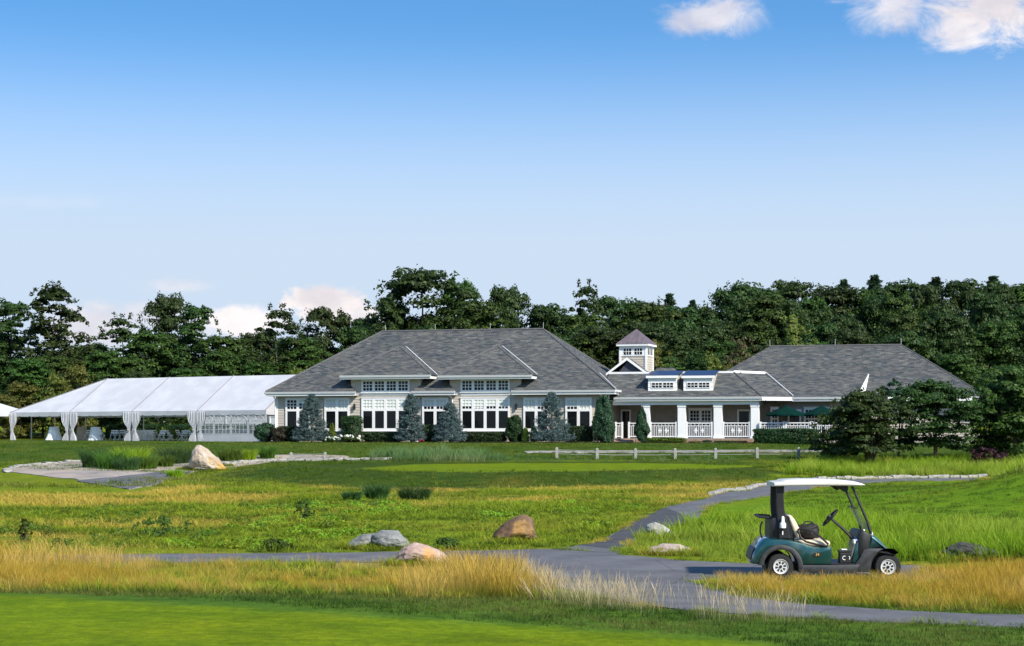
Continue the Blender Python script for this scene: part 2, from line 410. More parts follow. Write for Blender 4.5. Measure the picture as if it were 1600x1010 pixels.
def strip(name, e0, e1, mat, dz, n=150, m_=17, wob=0.05, seed=0, skirt=0.06):
    A = resample([gp(*p) for p in e0], n); B = resample([gp(*p) for p in e1], n)
    rg = np.random.default_rng(seed)
    for E in (A, B): E += np.convolve(rg.normal(0, 1, n * 2), np.ones(3) / 3, 'same').reshape(n, 2) * wob
    V = []; 
    for i in range(n):
        for j in range(m_):
            f = j / (m_ - 1); x, y = A[i] * (1 - f) + B[i] * f
            V.append((x, y, float(H(x, y)) + dz))
    F = [(i * m_ + j, i * m_ + j + 1, (i + 1) * m_ + j + 1, (i + 1) * m_ + j) for i in range(n - 1) for j in range(m_ - 1)]
    for j in (0, m_ - 1):
        b0 = len(V); V += [(V[i * m_ + j][0], V[i * m_ + j][1], V[i * m_ + j][2] - skirt) for i in range(n)]
        F += [(i * m_ + j, (i + 1) * m_ + j, b0 + i + 1, b0 + i) for i in range(n - 1)]
    me = np_mesh(name, V, F, mat)
    bm = bmesh.new(); bm.from_mesh(me); bmesh.ops.recalc_face_normals(bm, faces=bm.faces)
    if sum(f.normal.z for f in bm.faces) < 0: bmesh.ops.reverse_faces(bm, faces=bm.faces)
    bm.to_mesh(me); bm.free()
    return tag(obj(name, me), kind='structure'), A, B
from mathutils import geometry as mgeo
def sheet(name, polys, mat, dz, step=.35, rag=.10, seed=0, lone=True):
    """one paved surface over the union of outlines (world x,y), draped on the ground, its edge turned down"""
    rg_ = np.random.default_rng(seed); V = []; F = []
    for P in polys:
        P = np.vstack([P, P[:1]]); s = np.r_[0, np.cumsum(np.hypot(*np.diff(P, axis=0).T))]; n = max(8, int(s[-1] / step)); u = np.linspace(0, s[-1], n, endpoint=False)
        E = np.stack([np.interp(u, s, P[:, 0]), np.interp(u, s, P[:, 1])], 1)
        if rag: E += np.stack([vnoise(E[:, 0], E[:, 1], .5, seed + 1) - .5, vnoise(E[:, 0], E[:, 1], .5, seed + 2) - .5], 1) * 2 * rag
        F.append(list(range(len(V), len(V) + n))); V += [tuple(e) for e in E]
    A = np.vstack(polys); lo, hi = A.min(0), A.max(0); gx, gy = np.meshgrid(np.arange(lo[0], hi[0], step * .9), np.arange(lo[1], hi[1], step * .9)); q = np.stack([gx.ravel(), gy.ravel()], 1)
    q = q + rg_.uniform(-.05, .05, q.shape); d = np.min([sdist(np.array(P), q) for P in polys], 0); V += [tuple(e) for e in q[d < -step * .35]]
    vs, es, fs, *_ = mgeo.delaunay_2d_cdt([Vector(v) for v in V], [], F, 1, 1e-4)
    VV_ = [(v.x, v.y, float(H(v.x, v.y)) + dz) for v in vs]
    bm = bmesh.new(); bv = [bm.verts.new(v) for v in VV_]
    for f in fs:
        try: bm.faces.new([bv[i] for i in f])
        except ValueError: pass
    bm.normal_update()
    for f in bm.faces:
        if f.normal.z < 0: f.normal_flip()
    rim = [e for e in bm.edges if len(e.link_faces) == 1]; ex = bmesh.ops.extrude_edge_only(bm, edges=rim)
    for v in ex['geom']:
        if isinstance(v, bmesh.types.BMVert): v.co.z -= .08
    for v in [v for v in bm.verts if not v.link_faces]: bm.verts.remove(v)
    me = bpy.data.meshes.new(name); bm.to_mesh(me); bm.free(); me.materials.append(mat)
    return tag(obj(name, me), kind='structure')
def outline(e0, e1): return np.array([gp(*p) for p in dens2(e0)] + [gp(*p) for p in dens2(e1)[::-1]])
def dens2(P):
    out = []
    for a, b in zip(P, P[1:]):
        n = max(1, int(abs(a[0] - b[0]) / 25)); out += [(a[0] + (b[0] - a[0]) * k / n, a[1] + (b[1] - a[1]) * k / n) for k in range(n)]
    return out + [P[-1]]
asph = asphalt('asphalt_grey', (.108, .107, .116)); asph_new = asphalt('asphalt_dark', (.055, .055, .060)); pave = asphalt('sandy_paving', (.26, .225, .205), .75); gravel = asphalt('pale_gravel', (.235, .225, .205))
BL = [(866, 859), (935, 848), (962, 834), (985, 820), (1009, 806), (1039, 793.5), (1065, 787.5), (1110, 775.6), (1180, 762), (1240, 754), (1310, 750.5), (1400, 748.5), (1540, 747)]
BR = [(964, 867), (975, 856), (990, 842), (1022, 830), (1060, 821), (1088, 812), (1106, 793), (1122, 787.5), (1180, 778.6), (1230, 770), (1300, 760), (1400, 753), (1540, 750.5)]
PA = outline([(-120, 871), (150, 868), (500, 865), (700, 863), (770, 861.5)], [(-120, 884), (150, 880), (500, 879), (700, 881), (770, 887)])
PB = outline([(690, 863), (860, 859), (966, 867), (1040, 890), (1085, 911), (1150, 933), (1250, 946), (1400, 956), (1640, 964), (2000, 972)],
             [(690, 881), (790, 890), (850, 914), (930, 934), (1020, 950), (1120, 959), (1250, 967), (1400, 975), (1640, 982), (2000, 992)])
PC = outline([(950, 866), (1060, 877), (1170, 882), (1300, 884), (1450, 885)], [(1000, 900), (1080, 909), (1120, 905), (1200, 907), (1300, 908), (1450, 904)])
PD = outline(BL, BR)
sheet('path', [PA, PB, PC, PD], asph, .016, seed=1)
sheet('path', [outline([(905, 853)] + BL[1:6], [(972, 861)] + BR[1:6])], asph_new, .020, rag=.02, seed=4)
sheet('pavement', [outline([(8, 735), (60, 727.5), (130, 721.5), (200, 721), (260, 720), (340, 716), (430, 711.5), (500, 711.5), (545, 713)],
      [(12, 738), (66, 744), (125, 752), (205, 766), (245, 758), (300, 738), (430, 722), (500, 718), (545, 715)])], pave, .03, step=.7, seed=6)
sheet('path', [outline([(118, 752), (190, 745), (262, 739), (300, 737)], [(120, 753), (205, 765.5), (245, 757.5), (296, 740)])], asph, .036, step=.5, rag=.1, seed=8)
sheet('gravel_path', [outline([(820, 705.6), (900, 705.4), (1000, 705), (1200, 704), (1360, 703)], [(820, 708.0), (900, 708.4), (1000, 708.2), (1200, 707), (1360, 705.8)])], gravel, .04, step=.5, rag=.32, seed=7)

# ------------------------------------------------------------------ grasses
def clump(seed, n, h, spread, w, bend, head=0.0, segs=3):
    """a tuft of n tapering blades; returns V, F (quads)"""
    rg = np.random.default_rng(seed); V = []; F = []
    for i in range(n):
        a = rg.uniform(0, 2 * np.pi); r = spread * math.sqrt(rg.uniform(0, 1))
        p = np.array([r * math.cos(a), r * math.sin(a), -0.03]); L = h * rg.uniform(.55, 1.1)
        la = a + rg.normal(0, 1.0); ln = np.array([math.cos(la), math.sin(la), 0]) * bend * rg.uniform(.25, 1.2)
        fa = rg.uniform(0, np.pi); sd_ = np.array([math.cos(fa), math.sin(fa), 0]); ww = w * rg.uniform(.6, 1.3)
        base = len(V)
        for k in range(segs + 1):
            f = k / segs
            c = p + np.array([0, 0, L * (f - .25 * bend * f * f)]) + ln * L * f * f
            wk = ww * (1 - f) ** .7 if not head else ww * (.5 if f < .6 else .5 + head * math.sin((f - .6) / .4 * np.pi))
            wk = max(wk, w * .08)
            V += [c - sd_ * wk, c + sd_ * wk]
        F += [(base + 2 * k, base + 2 * k + 1, base + 2 * k + 3, base + 2 * k + 2) for k in range(segs)]
    return np.array(V), np.array(F)
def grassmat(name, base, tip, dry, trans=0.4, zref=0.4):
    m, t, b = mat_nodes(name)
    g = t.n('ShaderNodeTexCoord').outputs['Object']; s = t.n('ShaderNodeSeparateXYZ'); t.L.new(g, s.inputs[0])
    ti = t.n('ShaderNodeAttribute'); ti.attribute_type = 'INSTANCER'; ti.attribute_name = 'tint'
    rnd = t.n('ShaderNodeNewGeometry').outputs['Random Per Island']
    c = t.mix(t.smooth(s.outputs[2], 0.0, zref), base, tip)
    c = t.mix(t.math('MULTIPLY', ti.outputs['Fac'], t.math('ADD', t.math('MULTIPLY', rnd, .6), .5), clamp=True), c, dry)
    c = t.mix(rnd, t.mix(1.0, c, (.72, .75, .7), 'MULTIPLY'), t.mix(1.0, c, (1.25, 1.2, 1.1), 'MULTIPLY'))
    t.L.new(c, b.inputs['Base Color']); b.inputs['Roughness'].default_value = .6; b.inputs['Specular IOR Level'].default_value = .2
    tr = t.n('ShaderNodeBsdfTranslucent'); t.L.new(c, tr.inputs[0]); mx = t.n('ShaderNodeMixShader'); mx.inputs[0].default_value = trans
    t.L.new(b.outputs[0], mx.inputs[1]); t.L.new(tr.outputs[0], mx.inputs[2]); t.L.new(mx.outputs[0], m.node_tree.nodes['Material Output'].inputs[0])
    return m
def scatter(name, P, rot, scl, tnt, protos, label, cat='grass', seed=0):
    """tufts set out on the ground: one object of kind stuff"""
    rg = np.random.default_rng(seed); P = np.asarray(P)
    me = bpy.data.meshes.new(name); me.vertices.add(len(P)); me.vertices.foreach_set('co', P.astype(np.float32).ravel())
    for nm, ty, arr in (('rot', 'FLOAT_VECTOR', rot), ('scl', 'FLOAT_VECTOR', scl)):
        a_ = me.attributes.new(nm, ty, 'POINT'); a_.data.foreach_set('vector', np.asarray(arr, np.float32).ravel())
    a_ = me.attributes.new('tint', 'FLOAT', 'POINT'); a_.data.foreach_set('value', np.asarray(tnt, np.float32))
    a_ = me.attributes.new('pick', 'INT', 'POINT'); a_.data.foreach_set('value', rg.integers(0, len(protos), len(P)).astype(np.int32))
    me.update()
    o = obj(name, me)
    ng = bpy.data.node_groups.new(name, 'GeometryNodeTree')
    ng.interface.new_socket('Geometry', in_out='INPUT', socket_type='NodeSocketGeometry'); ng.interface.new_socket('Geometry', in_out='OUTPUT', socket_type='NodeSocketGeometry')
    gi = ng.nodes.new('NodeGroupInput'); go = ng.nodes.new('NodeGroupOutput'); jn = ng.nodes.new('GeometryNodeJoinGeometry')
    def attr(nm, ty):
        n_ = ng.nodes.new('GeometryNodeInputNamedAttribute'); n_.data_type = ty; n_.inputs[0].default_value = nm; return n_.outputs[0]
    pk = attr('pick', 'INT'); ro = attr('rot', 'FLOAT_VECTOR'); sc_ = attr('scl', 'FLOAT_VECTOR')
    for k, pm in enumerate(protos):
        po = bpy.data.objects.new(name + '_tuft', pm)
        oi = ng.nodes.new('GeometryNodeObjectInfo'); oi.inputs[0].default_value = po
        cmp_ = ng.nodes.new('FunctionNodeCompare'); cmp_.data_type = 'INT'; cmp_.operation = 'EQUAL'
        ng.links.new(pk, [i for i in cmp_.inputs if i.type == 'INT'][0]); [i for i in cmp_.inputs if i.type == 'INT'][1].default_value = k
        ip = ng.nodes.new('GeometryNodeInstanceOnPoints')
        ng.links.new(gi.outputs[0], ip.inputs['Points']); ng.links.new(cmp_.outputs[0], ip.inputs['Selection'])
        ng.links.new(oi.outputs['Geometry'], ip.inputs['Instance'])
        ng.links.new(ro, ip.inputs['Rotation']); ng.links.new(sc_, ip.inputs['Scale'])
        ng.links.new(ip.outputs[0], jn.inputs[0])
    ng.links.new(jn.outputs[0], go.inputs[0])
    md = o.modifiers.new('tufts', 'NODES'); md.node_group = ng
    return tag(o, label, cat, kind='stuff')
PATHS = [PA, PB, PC, PD]
def area(P, dens_, rg, clear=0.02, soft=0.0):
    """random points in polygon P (world), off the paths"""
    lo, hi = P.min(0), P.max(0); n = int((hi - lo).prod() * dens_)
    q = rg.uniform(lo, hi, (n, 2)); d = sdist(P, q)
    q = q[d < 0]; d = d[d < 0]
    if soft: k = rg.uniform(0, 1, len(q)) < np.clip(-d / soft, .12, 1); q = q[k]
    for pp in PATHS:
        q = q[sdist(pp, q) > clear]
    return q
def lay(q, rg, smin, smax, wide=1.0, tilt=.12):
    P = np.stack([q[:, 0], q[:, 1], H(q[:, 0], q[:, 1])], 1)
    rot = np.stack([rg.normal(0, tilt, len(q)), rg.normal(0, tilt, len(q)), rg.uniform(0, 6.28, len(q))], 1)
    s = rg.uniform(smin, smax, len(q)); return P, rot, np.stack([s * wide, s * wide, s], 1)
def protos(name, mat, k, **kw):
    out = []
    for i in range(k):
        V, F = clump(100 + i + len(name), **kw); out.append(np_mesh(name, V, F, mat))
    return out
rg = np.random.default_rng(5)
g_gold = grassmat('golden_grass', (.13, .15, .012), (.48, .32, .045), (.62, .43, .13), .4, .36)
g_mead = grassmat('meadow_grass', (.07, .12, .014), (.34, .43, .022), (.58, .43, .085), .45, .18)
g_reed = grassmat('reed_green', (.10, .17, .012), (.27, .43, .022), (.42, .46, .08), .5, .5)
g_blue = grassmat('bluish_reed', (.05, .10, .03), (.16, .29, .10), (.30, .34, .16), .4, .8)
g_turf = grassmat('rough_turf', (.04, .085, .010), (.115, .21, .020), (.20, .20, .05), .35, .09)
p_gold = protos('golden_tuft', g_gold, 4, n=56, h=.52, spread=.28, w=.0021, bend=.34, head=.9, segs=4)
g_wisp = grassmat('pale_seed_heads', (.20, .20, .05), (.58, .45, .26), (.66, .54, .38), .45, .3)
p_wisp = protos('pale_wisp', g_wisp, 3, n=26, h=.50, spread=.30, w=.0015, bend=.30, head=1.5, segs=4)
p_mead = protos('meadow_tuft', g_mead, 3, n=34, h=.26, spread=.26, w=.008, bend=.7)
p_reed = protos('reed_tuft', g_reed, 3, n=20, h=.72, spread=.20, w=.013, bend=.55, segs=4)
p_blue = protos('blue_reed_tuft', g_blue, 2, n=26, h=1.0, spread=.30, w=.014, bend=.4, segs=4)
p_turf = protos('turf_tuft', g_turf, 3, n=40, h=.085, spread=.17, w=.0042, bend=.8, segs=2)
def dryness(q, s, seed): return sst(.35, .75, vnoise(q[:, 0], q[:, 1], s, seed))
# golden strip between the near green and the path
W = wpoly([(-80, 884), (200, 884), (500, 884), (690, 886), (780, 892), (845, 915), (900, 936), (820, 938), (640, 936), (430, 934), (230, 930), (-80, 926)])
W[:, 1] = np.clip(W[:, 1], 22.5, 40)
q = area(W, 26, rg, .15, .6)
dens_k = (.35 + .65 * sst(-4, -7, q[:, 0]) + .5 * np.exp(-((q[:, 0] + .4) / 1.3) ** 2)) * (.35 + .8 * sst(.3, .6, vnoise(q[:, 0], q[:, 1], .9, 92)))
q = q[rg.uniform(0, 1, len(q)) < dens_k]
P, ro, sc = lay(q, rg, .55, 1.1); hk = .36 + .55 * sst(-5.4, -7.6, q[:, 0]) + .60 * np.exp(-((q[:, 0] + .35) / .9) ** 2) + .18 * vnoise(q[:, 0], q[:, 1], 1.2, 91); sc *= hk[:, None]
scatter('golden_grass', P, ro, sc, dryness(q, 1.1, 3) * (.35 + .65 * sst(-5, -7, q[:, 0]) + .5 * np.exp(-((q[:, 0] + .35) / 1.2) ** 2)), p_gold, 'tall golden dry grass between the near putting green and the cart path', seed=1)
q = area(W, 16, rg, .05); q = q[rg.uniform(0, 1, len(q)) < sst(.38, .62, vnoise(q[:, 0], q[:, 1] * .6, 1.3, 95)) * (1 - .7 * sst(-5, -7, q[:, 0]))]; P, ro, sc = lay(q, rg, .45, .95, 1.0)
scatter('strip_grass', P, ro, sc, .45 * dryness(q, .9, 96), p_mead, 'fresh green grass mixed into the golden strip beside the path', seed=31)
# ragged verge creeping over the path edges
ev = []
for P_ in PATHS:
    C_ = np.vstack([P_, P_[:1]]); s_ = np.r_[0, np.cumsum(np.hypot(*np.diff(C_, axis=0).T))]; u_ = rg.uniform(0, s_[-1], int(s_[-1] * 9)); ev.append(np.stack([np.interp(u_, s_, C_[:, 0]), np.interp(u_, s_, C_[:, 1])], 1) + rg.normal(0, .10, (len(u_), 2)))
q = np.vstack(ev); du = np.min([sdist(P_, q) for P_ in PATHS], 0); q = q[(du > -.10) & (du < .35)]; q = q[vnoise(q[:, 0], q[:, 1], .8, 97) > .30]; P, ro, sc = lay(q, rg, .25, .55, 1.0)
scatter('verge_grass', P, ro, sc, .8 * dryness(q, 1.4, 98), p_mead, 'short uneven grass creeping over the edges of the cart paths', seed=32)
# island of golden grass in front of the cart
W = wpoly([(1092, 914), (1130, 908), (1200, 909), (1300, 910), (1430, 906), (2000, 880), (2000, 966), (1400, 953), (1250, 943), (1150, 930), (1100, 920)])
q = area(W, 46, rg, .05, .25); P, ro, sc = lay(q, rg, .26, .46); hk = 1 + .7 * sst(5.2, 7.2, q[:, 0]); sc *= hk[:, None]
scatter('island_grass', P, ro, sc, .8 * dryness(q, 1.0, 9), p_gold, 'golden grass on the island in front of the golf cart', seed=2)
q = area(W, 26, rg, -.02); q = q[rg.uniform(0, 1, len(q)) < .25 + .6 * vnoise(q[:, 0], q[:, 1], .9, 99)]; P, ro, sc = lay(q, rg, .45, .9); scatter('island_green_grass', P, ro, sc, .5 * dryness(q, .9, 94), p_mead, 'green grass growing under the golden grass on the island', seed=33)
# pale wisps along the lower edge of the junction
W = wpoly([(780, 893), (850, 918), (930, 937), (1020, 953), (1120, 962), (1250, 970), (1250, 978), (1100, 972), (960, 958), (850, 940), (770, 915)])
q = area(W, 16, rg, .02); P, ro, sc = lay(q, rg, .55, 1.0)
scatter('pale_grass', P, ro, sc, .6 + .4 * dryness(q, 1.2, 4), p_wisp, 'pale wispy seed heads along the edge of the path junction', seed=3)
# meadow between the two arms of the path
W = wpoly([(-80, 770), (215, 772), (330, 757), (560, 766), (760, 766), (1000, 760), (1200, 753), (1105, 776), (1040, 793), (1005, 806), (960, 834), (930, 848), (860, 858), (700, 862), (300, 866), (-80, 870)])
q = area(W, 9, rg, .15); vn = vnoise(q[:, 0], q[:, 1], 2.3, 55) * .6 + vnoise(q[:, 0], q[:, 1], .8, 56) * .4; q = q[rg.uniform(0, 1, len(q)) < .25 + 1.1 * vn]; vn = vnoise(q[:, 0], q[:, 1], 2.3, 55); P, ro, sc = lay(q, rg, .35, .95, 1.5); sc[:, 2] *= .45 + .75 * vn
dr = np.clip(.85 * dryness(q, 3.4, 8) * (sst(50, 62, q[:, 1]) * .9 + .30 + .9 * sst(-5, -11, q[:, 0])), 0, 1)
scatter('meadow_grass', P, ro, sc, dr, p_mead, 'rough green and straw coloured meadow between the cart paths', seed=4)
# tall green reeds beside the cart
W = wpoly([(966, 862), (985, 838), (1060, 824), (1110, 803), (1300, 812), (2000, 826), (2000, 884), (1430, 883), (1170, 880), (1050, 874)])
q = area(W, 13, rg, .12, .5); P, ro, sc = lay(q, rg, .4, 1.05); sc *= (.38 + .52 * dryness(q, 1.8, 31))[:, None]
scatter('reed_grass', P, ro, sc, .5 * dryness(q, 2.0, 6), p_reed, 'tall bright green reed grass behind the golf cart', seed=5)
# feathery reeds before the clubhouse
W = wpoly([(566, 716), (600, 708), (700, 706), (780, 712), (900, 716), (1100, 719), (1180, 721), (1100, 724), (800, 723), (600, 722)])
q = area(W, 5, rg); q = q[rg.uniform(0, 1, len(q)) < (.25 + .75 * sst(2, -2, q[:, 0]))]; P, ro, sc = lay(q, rg, .35, .7); sc *= (.55 + .6 * sst(0, -3, q[:, 0]))[:, None]
scatter('feathery_reeds', P, ro, sc, .5 * dryness(q, 3, 7), p_blue, 'feathery blue green reeds on the lawn edge behind the practice green', seed=6)
# weedy verge below the trees at the right
W = wpoly([(1210, 742), (1280, 722), (1420, 716), (1640, 716), (1640, 742), (1500, 744), (1300, 747)])
q = area(W, 4, rg); P, ro, sc = lay(q, rg, .5, 1.1)
scatter('weedy_verge', P, ro, sc, .8 * dryness(q, 3, 17), p_reed, 'weedy green verge under the dark trees beside the far path', seed=7)
# short rough round the near green
W = np.array([(-16, 25.5), (-8, 25.2), (-2, 24.4), (4, 23.0), (18, 21.0), (18, 13.0), (6, 13.5), (3.4, 16.8), (2.0, 18.6), (0, 19.3), (-1.9, 20.3), (-3.6, 21.0), (-5, 21.6), (-6.6, 22.4), (-16, 24.5)])
q = area(W, 46, rg, -.06, .3); P, ro, sc = lay(q, rg, .6, 1.25)
scatter('rough_turf', P, ro, sc, .6 * dryness(q, 1.5, 21), p_turf, 'short dark green rough around the near putting green', seed=8)
g_lawn = grassmat('lawn_grass', (.06, .11, .008), (.15, .25, .014), (.26, .26, .05), .4, .12)
p_lawn = protos('lawn_tuft', g_lawn, 3, n=30, h=.15, spread=.32, w=.010, bend=.8, segs=2)
def lawn(W, d, label, s0, s1, seed, name, dry=.5):
    q = area(W, d, rg, .1); e_ = np.sqrt(((q[:, 0] - 0.5) / 15.5) ** 2 + ((q[:, 1] - 94) / 15.5) ** 2); q = q[(e_ > .80) | (vnoise(q[:, 0], q[:, 1], 3, 3) > .97)]
    q = q[rg.uniform(0, 1, len(q)) < .3 + .9 * vnoise(q[:, 0], q[:, 1], 2.0, seed)]
    P, ro, sc = lay(q, rg, s0, s1, 1.2); scatter(name, P, ro, sc, dry * dryness(q, 2.2, seed + 3), p_lawn, label, seed=seed)
lawn(np.array([(-30, 100.), (-16, 88), (-14, 80), (-9, 76), (9, 76), (15, 82), (17, 92), (20, 104), (24, 116), (-20, 122), (-42, 124), (-40, 108)]), 4.2, 'uneven mown grass on the bank and lawn before the clubhouse', .6, 1.3, 61, 'lawn_grass')
lawn(np.array([(-34, 76.), (-22, 74), (-13, 78), (-14, 86), (-17, 84), (-20, 76), (-27, 86), (-34, 92)]), 5, 'tufted grass around the end of the drive', .8, 1.7, 65, 'drive_grass', .8)
lawn(np.array([(8.5, 40.), (22, 40), (26, 60), (22, 78), (14, 84), (9, 60)]), 7, 'mown fairway grass on the mound behind the reeds', .4, .9, 63, 'fairway_grass', .25)
# ------------------------------------------------------------------ clubhouse
TH = R(14.0); CT, ST = math.cos(TH), math.sin(TH); PAD = 1.87
E1 = Vector((-17.77, 129.2))                       # plan position of the front eave corner of the main block
def uv(px, v):
    """facade coordinate u where photo column px meets the line at depth v"""
    k = (px - 800) / FPX
    ox, oy = E1.x + v * ST, E1.y + v * CT
    return (k * oy - ox) / (CT + k * ST)
def zz(px, py, v):
    u = uv(px, v); Y = E1.y - u * ST + v * CT
    return CZ + (HY - py) / FPX * Y - PAD
def shingles(name, cols, bw=.32, rh=.14):
    m, t, b = mat_nodes(name)
    u_ = t.n('ShaderNodeUVMap').outputs[0]
    outs = []
    for w_, h_, off in ((bw, rh, .5), (bw * 1.25, rh * 1.15, .37)):
        br = t.n('ShaderNodeTexBrick'); t.L.new(u_, br.inputs['Vector']); br.offset = off; br.inputs['Scale'].default_value = 1.0
        br.inputs['Brick Width'].default_value = w_; br.inputs['Row Height'].default_value = h_
        br.inputs['Mortar Size'].default_value = .010; br.inputs['Bias'].default_value = 0
        br.inputs['Color1'].default_value = (0, 0, 0, 1); br.inputs['Color2'].default_value = (1, 1, 1, 1); br.inputs['Mortar'].default_value = (.12, .12, .12, 1)
        outs.append(br.outputs[0])
    c = t.ramp(outs[0], [(0, cols[0]), (.3, cols[1]), (.6, cols[2]), (1, cols[3])])
    c = t.mix(.55, c, t.ramp(outs[1], [(0, (.026, .032, .040)), (.25, (.060, .076, .080)), (.5, (.085, .080, .088)), (.75, (.108, .105, .088)), (1, (.18, .175, .165))]))
    c = t.mix(t.smooth(t.noise(u_, .35, 5, .6), .3, .7), t.mix(1.0, c, (.90, .92, .95), 'MULTIPLY'), t.mix(1.0, c, (1.10, 1.08, 1.04), 'MULTIPLY'))
    br = None
    t.L.new(c, b.inputs['Base Color']); b.inputs['Roughness'].default_value = .85; b.inputs['Specular IOR Level'].default_value = .25
    bp = t.n('ShaderNodeBump'); bp.inputs['Strength'].default_value = .7; bp.inputs['Distance'].default_value = .03
    t.L.new(outs[0], bp.inputs['Height']); t.L.new(bp.outputs[0], b.inputs['Normal'])
    return m
SH = shingles('roof_shingles', [(.028, .033, .038), (.056, .062, .067), (.086, .089, .089), (.145, .140, .126)])
WHITE = simple('white_trim', (.78, .78, .77), .5, var=.04, scale=1.5)
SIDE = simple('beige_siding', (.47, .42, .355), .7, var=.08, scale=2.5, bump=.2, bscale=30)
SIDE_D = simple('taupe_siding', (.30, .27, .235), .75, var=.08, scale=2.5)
DARKG = simple('dark_gable', (.05, .055, .075), .7, var=.2)  # dark blue-grey tone of the gable wall before the cupola
BLIND = simple('window_blind', (.62, .66, .58), .7, var=.06)
COPPER = simple('weathered_copper', (.20, .155, .165), .45, .35, var=.2, scale=3)
SKYM = simple('sky_tinted_metal', (.028, .04, .10), .35, .4, var=.15)  # blue of the reflected sky put into the metal's base colour
BRICK = simple('brick_base', (.30, .19, .13), .85, var=.3, scale=9, bump=.4)
STEP = simple('brick_step', (.36, .25, .19), .8, var=.2, scale=7)
GUTTER = simple('gutter', (.66, .66, .66), .4, var=.05)
BLACK = simple('black_iron', (.012, .012, .013), .45, var=.2)
GREENC = simple('green_canvas', (.002, .022, .018), .9, var=.15, scale=4, spec=.05)
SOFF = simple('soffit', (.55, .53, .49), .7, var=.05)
DECK = simple('deck_boards', (.30, .27, .24), .7, var=.2)
m, t, b = mat_nodes('window_glass'); b.inputs['Base Color'].default_value = (.006, .008, .009, 1); b.inputs['Roughness'].default_value = .06; b.inputs['Specular IOR Level'].default_value = .2
nb = t.n('ShaderNodeBump'); nb.inputs['Strength'].default_value = .04; t.L.new(t.noise(t.n('ShaderNodeTexCoord').outputs['Object'], 1.5, 2), nb.inputs['Height']); t.L.new(nb.outputs[0], b.inputs['Normal'])
GLASS = m
club = empty('clubhouse', (E1.x, E1.y, PAD), -TH, 'long grey shingled clubhouse with white trimmed windows, porch and cupola', 'clubhouse')

def roofplane(name, pts, mat=None, parent=club, thick=.14):
    """a roof slope as a slab; shingle courses run with the eave"""
    pts = [Vector(p) for p in pts]
    n = (pts[1] - pts[0]).cross(pts[2] - pts[0]).normalized()
    if n.z < 0: pts = pts[::-1]; n = -n
    ex = Vector((-n.y, n.x, 0)); ex = ex.normalized() if ex.length > 1e-5 else Vector((1, 0, 0)); ey = n.cross(ex)
    k = len(pts); mb = MB(); mb.slab(pts, -n * thick)
    me = bpy.data.meshes.new(name); me.from_pydata(mb.V, [], mb.F)
    bm = bmesh.new(); bm.from_mesh(me); bmesh.ops.recalc_face_normals(bm, faces=bm.faces)
    ul = bm.loops.layers.uv.new('UVMap')
    for f in bm.faces:
        for l in f.loops: l[ul].uv = (l.vert.co.dot(ex), l.vert.co.dot(ey))
    bm.to_mesh(me); bm.free(); me.materials.append(mat or SH)
    return obj(name, me, parent)
def siding(name, mat, p0, p1, ztop, zbot=0.0, nrm=(0, -1), exp=.19, parent=club):
    """lapped boards between plan points p0 and p1; ztop a number or a function of the fraction along"""
    mb = MB(); a = Vector((*p0, 0)); c = Vector((*p1, 0)); nv = Vector((*nrm, 0))
    zt = ztop if callable(ztop) else (lambda f: ztop)
    mx = max(zt(k / 8) for k in range(9)); prof = []; z = zbot
    while z < mx: prof += [(z, .024), (min(z + exp, mx), .0)]; z += exp
    rings = []
    for f in np.linspace(0, 1, 9) if callable(ztop) else (0, 1):
        top = zt(f); p = a.lerp(c, f)
        rings.append([p + nv * o + Vector((0, 0, min(zv, top))) for zv, o in prof])
    mb.loft(rings, caps=False, closed=False)
    return mb.build(name, mat, parent)
def trim(name, x0, x1, y0, y1, z0, z1, mat=None, parent=club, bevel=0.0):
    return MB().box(x0, x1, y0, y1, z0, z1).build(name, mat or WHITE, parent, bevel=bevel)
def rows(parent, panes, v, nx, nz, t_=.022, d=.02):
    """muntin bars over a list of panes (u0,u1,z0,z1), one grid for each"""
    for (u0, u1, z0, z1) in panes:
        mb = MB()
        for i in range(1, nx): x = u0 + (u1 - u0) * i / nx; mb.box(x - t_, x + t_, v - d, v, z0, z1)
        for i in range(1, nz): z = z0 + (z1 - z0) * i / nz; mb.box(u0, u1, v - d - .003, v + .003, z - t_, z + t_)
        mb.build('muntin_grid', WHITE, parent)
